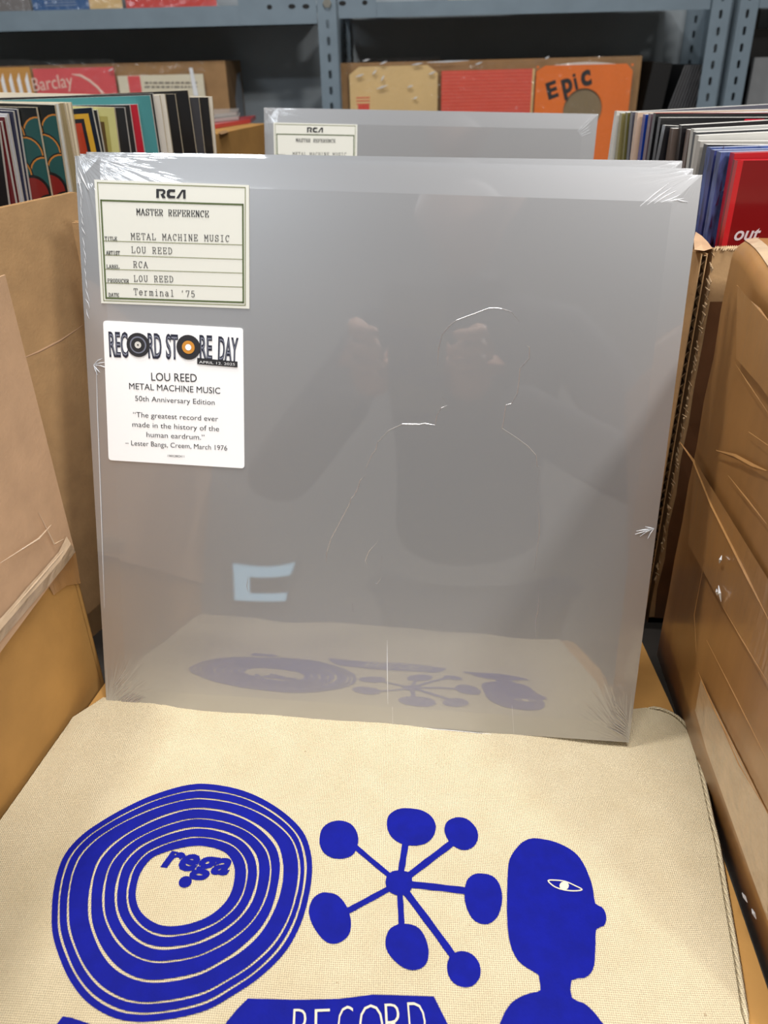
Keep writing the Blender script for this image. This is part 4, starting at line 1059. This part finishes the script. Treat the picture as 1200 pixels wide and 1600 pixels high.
def single(u0, u1, vt, y, m, label, drop=0.0, tilt=0.0, size=.178, hole=None, th=.003, film=True, film_top=.012, grp='seven-inch singles on the shelf'):
    a = at_y(u0, vt, y); b = at_y(u1, vt, y); w = b.x - a.x; s = min(size, w * 1.02) if False else w
    z1 = (a.z + b.z) / 2; hgt = z1 - SH_LOW - .0045
    e = empty('seven_inch_single', label, 'record', ((a.x + b.x) / 2, y, SH_LOW + .0045), grp)
    g = G(); h = hgt
    if hole:
        hx, hz, hr = hole; n = 32; vs = []
        for yy in (0, th):
            for k in range(n):
                an = 2 * math.pi * k / n; c, s_ = math.cos(an), math.sin(an); m_ = max(abs(c) / (w / 2), abs(s_) / (h / 2))
                vs.append((c / m_, yy, h / 2 + s_ / m_))
            vs += [(hx + hr * math.cos(2 * math.pi * k / n), yy, hz + hr * math.sin(2 * math.pi * k / n)) for k in range(n)]
        fs = []
        for k in range(n):
            j = (k + 1) % n; fs += [(k, j, n + j, n + k), (2 * n + k, 3 * n + k, 3 * n + j, 2 * n + j), (k, 2 * n + k, 2 * n + j, j), (n + k, n + j, 3 * n + j, 3 * n + k)]
        g.add(vs, fs)
    else: g.box(-w / 2, w / 2, 0, th, 0, h)
    g.build('paper_sleeve', m, e)
    if hole:
        g = G(); n = 32; g.add([(hx + hr * 1.3 * math.cos(2 * math.pi * k / n), th + .0002, hz + hr * 1.3 * math.sin(2 * math.pi * k / n)) for k in range(n)], [tuple(range(n))[::-1]]); g.build('record_label', cm((112, 98, 74), .5), e)
    if film:
        g = G(); NN = 14; vs = []
        for j in range(NN + 1):
            for i in range(NN + 1):
                vs.append((-w / 2 - .004 + (w + .008) * i / NN, -.0022 - .0012 * noise.noise(V((i * .7, j * .5, u0))), (h + film_top) * j / NN))
        g.add(vs, [(j * (NN + 1) + i, j * (NN + 1) + i + 1, (j + 1) * (NN + 1) + i + 1, (j + 1) * (NN + 1) + i) for j in range(NN) for i in range(NN)])
        g.build('poly_sleeve', m_film, e, smooth=True)
    return e, w, h
YR = YB - .012
m_kraft_sl = mat('buff_paper_sleeve', lin(222, 190, 134), .7, noise_amt=.06, noise_scale=15)
m_orange_sl = mat('orange_paper_sleeve', lin(240, 122, 44), .65, noise_amt=.05, noise_scale=15)
m_red_sl = mat('red_patterned_sleeve', lin(222, 84, 68), .5, noise_amt=.04, noise_scale=20)
m_pinkred = mat('pinkish_red_sleeve', lin(222, 88, 92), .5, noise_amt=.05, noise_scale=20)
e1, w, h = single(545, 684, 103, YR, m_kraft_sl, 'buff paper single sleeve with round hole behind the rear silver album', hole=(.005, .080, .029))
g = G(); zc = lambda v: at_y(600, v, YR).z - SH_LOW - .0045; xc = lambda u: at_y(u, 160, YR).x - e1.location.x
for v in (151, 156, 161): g.box(xc(557), xc(578), -.0004, 0, zc(v + 1.6), zc(v))
g.box(xc(559), xc(577), -.0004, 0, zc(176), zc(163)); g.build('logo_print', m_red_sl, e1)
g = G(); g.prism([(xc(556), 0), (xc(584), 0), (xc(556), .03)], 0, .001) if False else None
e2, w, h = single(690, 836, 109, YR, m_red_sl, 'red gridded single sleeve between the buff and the orange ones')
g = G()
for i in range(26): g.box(-w / 2 + .001, w / 2 - .005, -.0004, -.0001, h - .004 - i * .0055, h - .0028 - i * .0055)
g.build('grid_print', cm((236, 120, 96), .6), e2)
g = G(); g.box(w / 2 - .004, w / 2, -.0006, 0, 0, h); g.build('sleeve_edge', m_kraft_sl, e2)
e3, w, h = single(839, 990, 101, YR - .004, m_orange_sl, 'bright orange single sleeve with large black word and round hole', hole=(.0, .118 if False else .09, .033))
# place hole and lettering from the photograph
p = at_y(910, 172, YR - .004)
E3 = e3.location
for ch in [c for c in e3.children if c.name.startswith(('paper_sleeve', 'record_label'))]:
    bpy.data.objects.remove(ch)
def orange():
    hx, hz, hr = p.x - E3.x, p.z - E3.z, .0345; n = 40; g = G(); vs = []; th = .003
    for yy in (0, th):
        for k in range(n):
            an = 2 * math.pi * k / n; c, s_ = math.cos(an), math.sin(an)
            tx = ((w / 2 - hx) if c > 0 else (w / 2 + hx)) / max(abs(c), 1e-6); tzz = ((h - hz) if s_ > 0 else hz) / max(abs(s_), 1e-6); t = min(tx, tzz)
            vs.append((hx + c * t, yy, hz + s_ * t))
        vs += [(hx + hr * math.cos(2 * math.pi * k / n), yy, hz + hr * math.sin(2 * math.pi * k / n)) for k in range(n)]
    fs = []
    for k in range(n):
        j = (k + 1) % n; fs += [(k, j, n + j, n + k), (2 * n + k, 3 * n + k, 3 * n + j, 2 * n + j), (k, 2 * n + k, 2 * n + j, j), (n + k, n + j, 3 * n + j, 3 * n + k)]
    g.add(vs, fs)
    g.add([(w / 2 - .004, 0, h - .004), (w / 2, 0, h - .004), (w / 2, 0, h), (w / 2 - .004, 0, h)], [(0, 1, 2, 3)])
    g.add([(-w / 2, 0, h - .004), (-w / 2 + .004, 0, h - .004), (-w / 2 + .004, 0, h), (-w / 2, 0, h)], [(0, 1, 2, 3)])
    g.build('paper_sleeve', m_orange_sl, e3)
    g = G(); g.add([(hx + hr * 1.25 * math.cos(2 * math.pi * k / n), th + .0002, hz + hr * 1.25 * math.sin(2 * math.pi * k / n)) for k in range(n)], [tuple(range(n))[::-1]]); g.build('record_label', cm((140, 122, 92), .5), e3)
    g = G(); g.add([(-w * .42, th + .001, h - .002)] + [(-w * .42 + w * .84 * k / 10, th + .001, h - .002 + .006 * math.sin(math.pi * k / 10)) for k in range(11)] + [(w * .42, th + .001, h - .002)], [tuple(range(13))[::-1]])
    g.build('inner_paper', m_white_edge, e3)
    g = G(); L = lambda u, v: (at_y(u, v, YR - .004) - V(E3))
    for ch, a, b, hh in (('E', (857, 155), (873, 149), 25), ('p', (880, 146), (896, 140), 31), ('i', (899, 140), (904, 138), 27), ('c', (909, 135), (925, 130), 33)):
        A = L(*a); B = L(*b); fit_text(g, ch, (A.x, A.z), (B.x, B.z), (L(a[0], a[1]) - L(a[0], a[1] - hh)).length, 0, offset=.04 if ch != 'i' else .02, fn=lambda x, z: (x, -.0004, z))
    g.build('lettering', m_ink, e3)
orange()
# left unit singles
e4, w, h = single(-60, 46, 106, YR, mat('orange_white_sleeve', lin(206, 150, 72), .6), 'orange and white zigzag single sleeve at the left edge of the shelf')
g = G()
for i in range(7):
    x = w / 2 - .008 - i * .014; g.add([(x, -.0004, .0), (x + .006, -.0004, 0), (x + .002, -.0004, h * .96), (x - .004, -.0004, h * .9)], [(0, 1, 2, 3)])
g.build('cover_print', m_sticker, e4)
g = G(); q = at_y(0, 152, YR) - V(e4.location); g.box(q.x - .01, q.x + .008, -.0012, -.0006, q.z - .014, q.z + .004); g.build('cover_patch', m_black, e4)
e5, w, h = single(50, 177, 106, YR, m_pinkred, 'pinkish red single sleeve with handwritten white word')
L = lambda u, v: at_y(u, v, YR) - V(e5.location)
g = G(); a, b = L(53, 143), L(116, 135); fit_text(g, 'Barclay', (a.x, a.z), (b.x, b.z), .021, 0, offset=.0, shear=.1, fn=lambda x, z: (x, -.0005, z))
g.build('lettering', mat('cream_script_ink', lin(240, 206, 190), .6), e5)
g = G(); pts = [L(*t) for t in [(112, 116), (126, 118), (140, 126), (152, 136), (164, 150), (172, 165)]]; g.ridge([V((t.x, -.0002, t.z)) for t in pts], .004, .0004, (0, -1, 0))
pts = [L(*t) for t in [(70, 147), (68, 152), (66, 160)]]; g.ridge([V((t.x, -.0002, t.z)) for t in pts], .003, .0004, (0, -1, 0)); g.build('cover_print', MATS['cream_script_ink'], e5)
e6, w, h = single(183, 317, 117, YR, mat('cream_sleeve', lin(224, 216, 192), .6), 'cream single sleeve with red square and rows of small print', film_top=.018)
L = lambda u, v: at_y(u, v, YR) - V(e6.location)
g = G(); a, b = L(199, 119), L(223, 150); g.box(a.x, b.x, -.0006, 0, b.z - .05, a.z); g.build('red_square', m_pinkred, e6)
g = G()
for v in (128, 134.5): 
    x = 226
    while x < 308:
        wl = random.uniform(3, 9); a, b = L(x, v), L(min(308, x + wl), v + 2.6); g.box(a.x, b.x, -.0006, 0, b.z, a.z); x += wl + 1.6
g.build('small_print', mat('grey_print', lin(130, 122, 112), .6), e6)
g = G(); a = L(296, 106); b = L(309, 150); g.add([(a.x, -.0035, a.z), (a.x + .006, -.0042, a.z), (b.x + .002, -.0035, b.z), (b.x - .006, -.0042, b.z)], [(0, 1, 2, 3)]); g.build('film_fold', m_film_edge, e6)
# crinkled film highlights on the plastic sleeves
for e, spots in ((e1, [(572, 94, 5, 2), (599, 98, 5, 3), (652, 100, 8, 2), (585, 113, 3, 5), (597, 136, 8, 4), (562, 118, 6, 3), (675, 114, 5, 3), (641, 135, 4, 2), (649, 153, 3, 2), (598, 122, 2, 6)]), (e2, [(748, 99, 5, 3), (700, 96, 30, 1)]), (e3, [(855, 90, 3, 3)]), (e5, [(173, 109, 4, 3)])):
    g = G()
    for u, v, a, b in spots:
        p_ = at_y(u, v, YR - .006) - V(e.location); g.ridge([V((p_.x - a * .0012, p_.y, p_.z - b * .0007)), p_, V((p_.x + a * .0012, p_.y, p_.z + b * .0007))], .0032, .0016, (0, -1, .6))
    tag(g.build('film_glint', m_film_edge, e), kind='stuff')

# leaning black singles
ORD = ['first (leftmost)', 'second', 'third', 'fourth', 'fifth', 'sixth', 'seventh', 'eighth', 'ninth', 'tenth', 'eleventh', 'last (rightmost)']
def leaning(name, u, ut, th, v0=171, v1=101, label='', group=None):
    y = YB - .005; a = at_y(ut, v1, y); b = at_y(u, v0, y); up = (a - b).normalized(); x = V((up.z, 0, -up.x)); g = G()
    zb = SH_LOW + .001 + th * abs(x.z); base = b + up * ((zb - b.z) / up.z); L_ = (a.z - zb) / up.z
    g.box(0, th, 0, .15, 0, L_); (g.box(th * .2, th * .4, -.0006, 0, 0, L_, 1) if th < .01 else None)
    m = Matrix((x, V((0, 1, 0)), up)).transposed().to_4x4(); m.translation = base
    o = g.build(name, [m_black, cm((140, 140, 144))]); o.matrix_world = m
    return tag(o, label, 'record', group)
for i in range(12):
    leaning('black_record', 1043 + i * 4.6, 1070 + i * 4.3, .0042, label=ORD[i] + ' thin black record sleeve in the leaning row by the right shelf post', group='leaning black singles')
leaning('wide_black_sleeve', 1004, 1021, .034, 171, 96, 'wide black sleeve leaning left of the thin black ones on the shelf')
# things right of the right post
g = G(); a = at_y(1166, 60, 1.30); b = at_y(1300, 60, 1.30); g.box(a.x, b.x, 1.30, 1.42, SH_LOW + .001, at_y(1190, 45, 1.30).z); tag(g.build('black_crate', m_black), 'black crate on the shelf at the right edge', 'crate')
g = G(); a = at_y(1176, 110, 1.26); g.box(a.x, a.x + .12, 1.26, 1.268, SH_LOW + .001, a.z + .02); tag(g.build('grey_sleeve', mat('grey_paper2', lin(130, 132, 134), .6)), 'grey record sleeve in front of the black crate at the right edge', 'record')

# ------------------------------------------------------------------ records standing on the upper shelf, only their feet showing
def upper(u0, u1, v, m, label, extra=None, film=True):
    y = YS - .004; a = at_y(u0, v, y); b = at_y(u1, v, y); z = (a.z + b.z) / 2
    e = empty('twelve_inch_record', label, 'record', ((a.x + b.x) / 2, YS + .006, SH_TOP), 'records on the upper shelf')
    g = G(); w = (b.x - a.x) / 2; g.box(-w, w, 0, .004, .0002, .25); g.build('cover', m, e)
    if extra: extra(e, w)
    if film: g = G(); g.box(-w - .002, w + .002, -.002, -.0016, .0002, .26); g.build('poly_sleeve', m_film, e)
    return e
upper(-120, 46, 15, cm((120, 116, 116)), 'grey patterned record at the left edge of the upper shelf')
def bl(e, w):
    g = G(); g.box(w - .053, w + .001, -.0008, 0, .0002, .25); g.build('cover_print', m_kraft_sl, e)
    g = G()
    for i in range(3): g.box(-w + .02, w - .075, -.0005, 0, .006 + i * .004, .0066 + i * .004)
    g.build('small_print', cm((190, 204, 220)), e)
upper(49, 189, 15, cm((38, 92, 150)), 'blue and tan record on the upper shelf', bl)
upper(196, 338, 17, cm((214, 66, 60)), 'red record on the upper shelf right of the blue one')
upper(700, 862, 5, cm((210, 206, 190)), 'cream record on the upper shelf above the singles')

# ------------------------------------------------------------------ carton with magazines behind the left box
ZC = .272
c0 = at_z(318, 214, ZC); c1_ = at_z(414, 193.5, ZC)
dx = (c1_ - c0).to_2d().normalized(); nx = V((-dx.y, dx.x)); a0 = c0.to_2d() - dx * .10; b0 = c1_.to_2d() + dx * .01
e = empty('closed_carton', 'tan shipping carton behind the left box with magazines on top', 'box', (0, 0, 0)); g = G()
g.prism([tuple(a0), tuple(b0), tuple(b0 + nx * .12), tuple(a0 + nx * .12)], TBL, ZC); g.build('box_body', m_card_orange, e)
g = G()
for (u, v) in ((343, 222), (350, 218), (357, 221)): 
    p_ = at_z(u, v - 4, ZC + .0002); 
q_ = [at_z(340, 207, ZC + .0004), at_z(352, 203, ZC + .0004), at_z(358, 206, ZC + .0004), at_z(346, 210, ZC + .0004)]
g.add(q_, [(0, 1, 2, 3)]); g.build('printed_mark', m_card_dark, e)
def mag(us, z, th, m, label):
    q = [at_z(u, v, z) for u, v in us]; g = G(); n = len(q)
    g.add([(p.x, p.y, z) for p in q] + [(p.x, p.y, z + th) for p in q], [tuple(range(n))[::-1], tuple(range(n, 2 * n))] + [(i, (i + 1) % n, (i + 1) % n + n, i + n) for i in range(n)])
    return tag(g.build('magazine', m), label, 'magazine', 'magazines on the carton')
mag([(300, 207), (392, 192), (400, 186), (300, 196)], ZC + .0005, .005, cm((200, 66, 70)), 'red magazine lying lowest on the tan carton')
mag([(300, 194), (373, 187), (376, 181), (300, 184)], ZC + .0060, .004, cm((176, 172, 168)), 'grey magazine lying on the red one')
mag([(300, 188), (370, 180), (374, 174), (300, 176)], ZC + .0105, .004, cm((188, 184, 180)), 'pale grey magazine topmost of the small stack')

# ------------------------------------------------------------------ the photographer, seen only mirrored in the glossy film
CW = lambda x, y, z: CAM + W @ V((x, y, z))
m_cloth = mat('charcoal_jersey', lin(52, 52, 56), .9, noise_amt=.1, noise_scale=60)
m_jeans = mat('dark_denim', lin(40, 46, 62), .9, noise_amt=.1, noise_scale=80)
m_skin = mat('skin', lin(200, 152, 126), .55, noise_amt=.05, noise_scale=30)
m_hair = mat('dark_hair', lin(44, 34, 28), .7, noise_amt=.3, noise_scale=200, noise_stretch=(1, 1, .1))
m_shoe = mat('black_shoe_leather', lin(24, 24, 26), .5)
def skin(name, verts, edges, radii, m, parent, sub=2):
    me = bpy.data.meshes.new(name); me.from_pydata([tuple(v) for v in verts], edges, []); me.materials.append(m)
    o = bpy.data.objects.new(name, me); COL.objects.link(o); o.parent = parent
    md = o.modifiers.new('skin', 'SKIN'); me.skin_vertices
    if not me.skin_vertices: me.attributes  # layer is added by the modifier
    lay = me.skin_vertices[0].data
    for i, r in enumerate(radii): lay[i].radius = (r, r) if not isinstance(r, tuple) else r
    lay[0].use_root = True; md.use_smooth_shade = True
    sb = o.modifiers.new('sub', 'SUBSURF'); sb.levels = sub; sb.render_levels = sub
    return o
ph = empty('person', 'person in charcoal shirt and dark jeans photographing the albums with both hands', 'person', (0, 0, 0))
hx, hy = .03, -.98
try:
    body = [(hx, hy - .02, .02), (hx, hy - .01, .16), (hx, hy + .0, .30), (hx, hy + .03, .43), (hx, hy + .06, .50), (hx, hy + .085, .545)]
    rad = [(.16, .115), (.145, .105), (.165, .115), (.155, .105), (.062, .062), (.055, .055)]
    ed = [(0, 1), (1, 2), (2, 3), (3, 4), (4, 5)]
    wr_ = {}
    for sx in (-1, 1):
        n = len(body); hand = CW(-.024 + sx * .060, .095, -.028); wr_[sx] = hand
        elbow = V((hx + sx * .30, hy + .22, .17))
        body += [(hx + sx * .17, hy + .035, .435), (hx + sx * .215, hy + .06, .38), tuple(V((hx + sx * .215, hy + .06, .38)).lerp(elbow, .5)), tuple(elbow), tuple(elbow.lerp(hand, .45)), tuple(elbow.lerp(hand, .86))]
        rad += [.068, .062, .052, .045, .040, .030]; ed += [(3, n)] + [(n + i, n + i + 1) for i in range(5)]
    skin('shirt', body, ed, rad, m_cloth, ph)
    legs = [(hx, hy - .03, .0)]; rad = [(.155, .12)]; ed = []
    for sx in (-1, 1):
        n = len(legs); legs += [(hx + sx * .09, hy - .03, -.08), (hx + sx * .10, hy - .02, -.28), (hx + sx * .105, hy - .01, -.47), (hx + sx * .11, hy - .03, -.68), (hx + sx * .11, hy - .05, -.87)]
        rad += [.088, .080, .058, .052, .045]; ed += [(0, n)] + [(n + i, n + i + 1) for i in range(4)]
    skin('trousers', legs, ed, rad, m_jeans, ph)
    for sx in (-1, 1):
        x = hx + sx * .11
        skin('shoe', [(x, hy - .07, -.905), (x, hy, -.915), (x + sx * .01, hy + .10, -.922), (x + sx * .01, hy + .16, -.925)], [(0, 1), (1, 2), (2, 3)], [.038, .04, .038, .022], m_shoe, ph)
    # head
    g = G(); hc = V((hx, hy + .125, .645)); tilt = Matrix.Rotation(-.45, 3, 'X'); NU, NV = 24, 18; vs = []
    for j in range(NV + 1):
        th = math.pi * j / NV
        for i in range(NU):
            a = 2 * math.pi * i / NU; x = math.sin(th) * math.cos(a); y = math.sin(th) * math.sin(a); z = math.cos(th)
            r = V((x * .076, y * .094, z * .118)); k = max(0, -z)
            r.x *= 1 - .32 * k; r.y = r.y * (1 - .12 * k) + .012 * k
            if y > .8: r.y += .022 * math.exp(-((x / .16) ** 2)) * math.exp(-((z + .12) / .16) ** 2) ; r.y -= .007 * (math.exp(-((abs(x) - .4) / .15) ** 2)) * math.exp(-((z - .08) / .1) ** 2); r.y += .005 * math.exp(-(x / .25) ** 2) * math.exp(-((z + .48) / .06) ** 2)
            if abs(x) > .9: r.x += math.copysign(.014, x) * math.exp(-((z + .02) / .22) ** 2) * math.exp(-((y + .05) / .2) ** 2)
            vs.append(hc + tilt @ r)
    g.add(vs, [(j * NU + i, (j + 1) * NU + i, (j + 1) * NU + (i + 1) % NU, j * NU + (i + 1) % NU) for j in range(NV) for i in range(NU)])
    hd_ = g.build('head', m_skin, ph, smooth=True)
    g = G(); vs = []
    for j in range(10):
        th = math.pi * .56 * j / 9
        for i in range(NU):
            a = 2 * math.pi * i / NU; t2 = th * (1 if math.sin(a) < .2 else .62); vs.append(hc + tilt @ V((math.sin(t2) * math.cos(a) * .084, math.sin(t2) * math.sin(a) * .102 - .004, math.cos(t2) * .128)))
    g.add(vs, [(j * NU + i, (j + 1) * NU + i, (j + 1) * NU + (i + 1) % NU, j * NU + (i + 1) % NU) for j in range(9) for i in range(NU)])
    g.build('hair', m_hair, hd_, smooth=True)
    for sx in (-1, 1):
        w0 = wr_[sx]; inw = W @ V((-sx, 0, 0)); upv = W @ V((0, -1, 0)); fwd = W @ V((0, 0, 1))
        vs = [w0 - upv * .03 - fwd * .01, w0, w0 + upv * .035 + inw * -.006]; ed = [(0, 1), (1, 2)]; rd = [(.024, .02), (.032, .018), (.034, .015)]
        for k, (off_, ln) in enumerate([(.030, .9), (.012, 1.0), (-.008, .95), (-.026, .78)]):
            n = len(vs); b0 = w0 + upv * (.035 + off_ * .9) + inw * -.010
            vs += [b0, b0 + fwd * .026 * ln - inw * .004, b0 + fwd * .034 * ln + inw * .016 * ln, b0 + fwd * .030 * ln + inw * .030 * ln]; rd += [.0095, .009, .008, .007]; ed += [(2, n), (n, n + 1), (n + 1, n + 2), (n + 2, n + 3)]
        n = len(vs); b0 = w0 + upv * .01 + inw * .012
        vs += [b0 - fwd * .010, b0 - fwd * .014 + inw * .016 + upv * .02, b0 - fwd * .004 + inw * .022 + upv * .042]; rd += [.011, .010, .008]; ed += [(1, n), (n, n + 1), (n + 1, n + 2)]
        skin('hand', vs, ed, rd, m_skin, ph, sub=1)
except Exception as ex:
    print('PERSON', repr(ex))
g = G(); g.prism([(-.060, -.012), (-.054, -.018), (.008, -.018), (.014, -.012), (.014, .124), (.008, .130), (-.054, .130), (-.060, .124)], -.0115, -.0035)
fm = W.to_4x4(); fm.translation = CAM
e = empty('mobile_phone', 'dark mobile phone held by the person behind the camera position', 'phone', matrix=fm)
g.build('phone_body', mat('dark_phone_glass', lin(30, 30, 34), .2, coat=1), e)
# lit screen on the far wall behind the photographer
nA1 = (RF.to_3x3() @ V((0, 0, 1))).normalized()
def mirror_to_wall(u, v, y):
    p_ = on_plane(u, v, RF.translation, nA1); r = ray(u, v); r = r - nA1 * 2 * r.dot(nA1); return p_ + r * ((y - p_.y) / r.y)
Y = RY0 + .05; c_ = [mirror_to_wall(*q, Y) for q in [(380, 872), (462, 880), (462, 932), (376, 928)]]
x0, x1 = min(p.x for p in c_), max(p.x for p in c_); z0, z1 = min(p.z for p in c_), max(p.z for p in c_)
e = empty('wall_screen', 'small pale blue lit screen on the wall behind the photographer', 'screen', ((x0 + x1) / 2, RY0, (z0 + z1) / 2)); w = (x1 - x0) / 2; h = (z1 - z0) / 2
g = G(); g.box(-w - .01, w + .01, .0, .045, -h - .01, h + .01); g.build('screen_housing', m_black, e)
g = G(); g.box(-w, w, .046, .048, -h, h); g.build('display', mat('lit_display', lin(120, 150, 165), .4, emit=lin(170, 215, 240), strength=2.2), e)
g = G(); g.box(-w * .45, w * 1.0, .049, .050, -h * .5, h * .45); g.build('dark_pane', m_black, e)
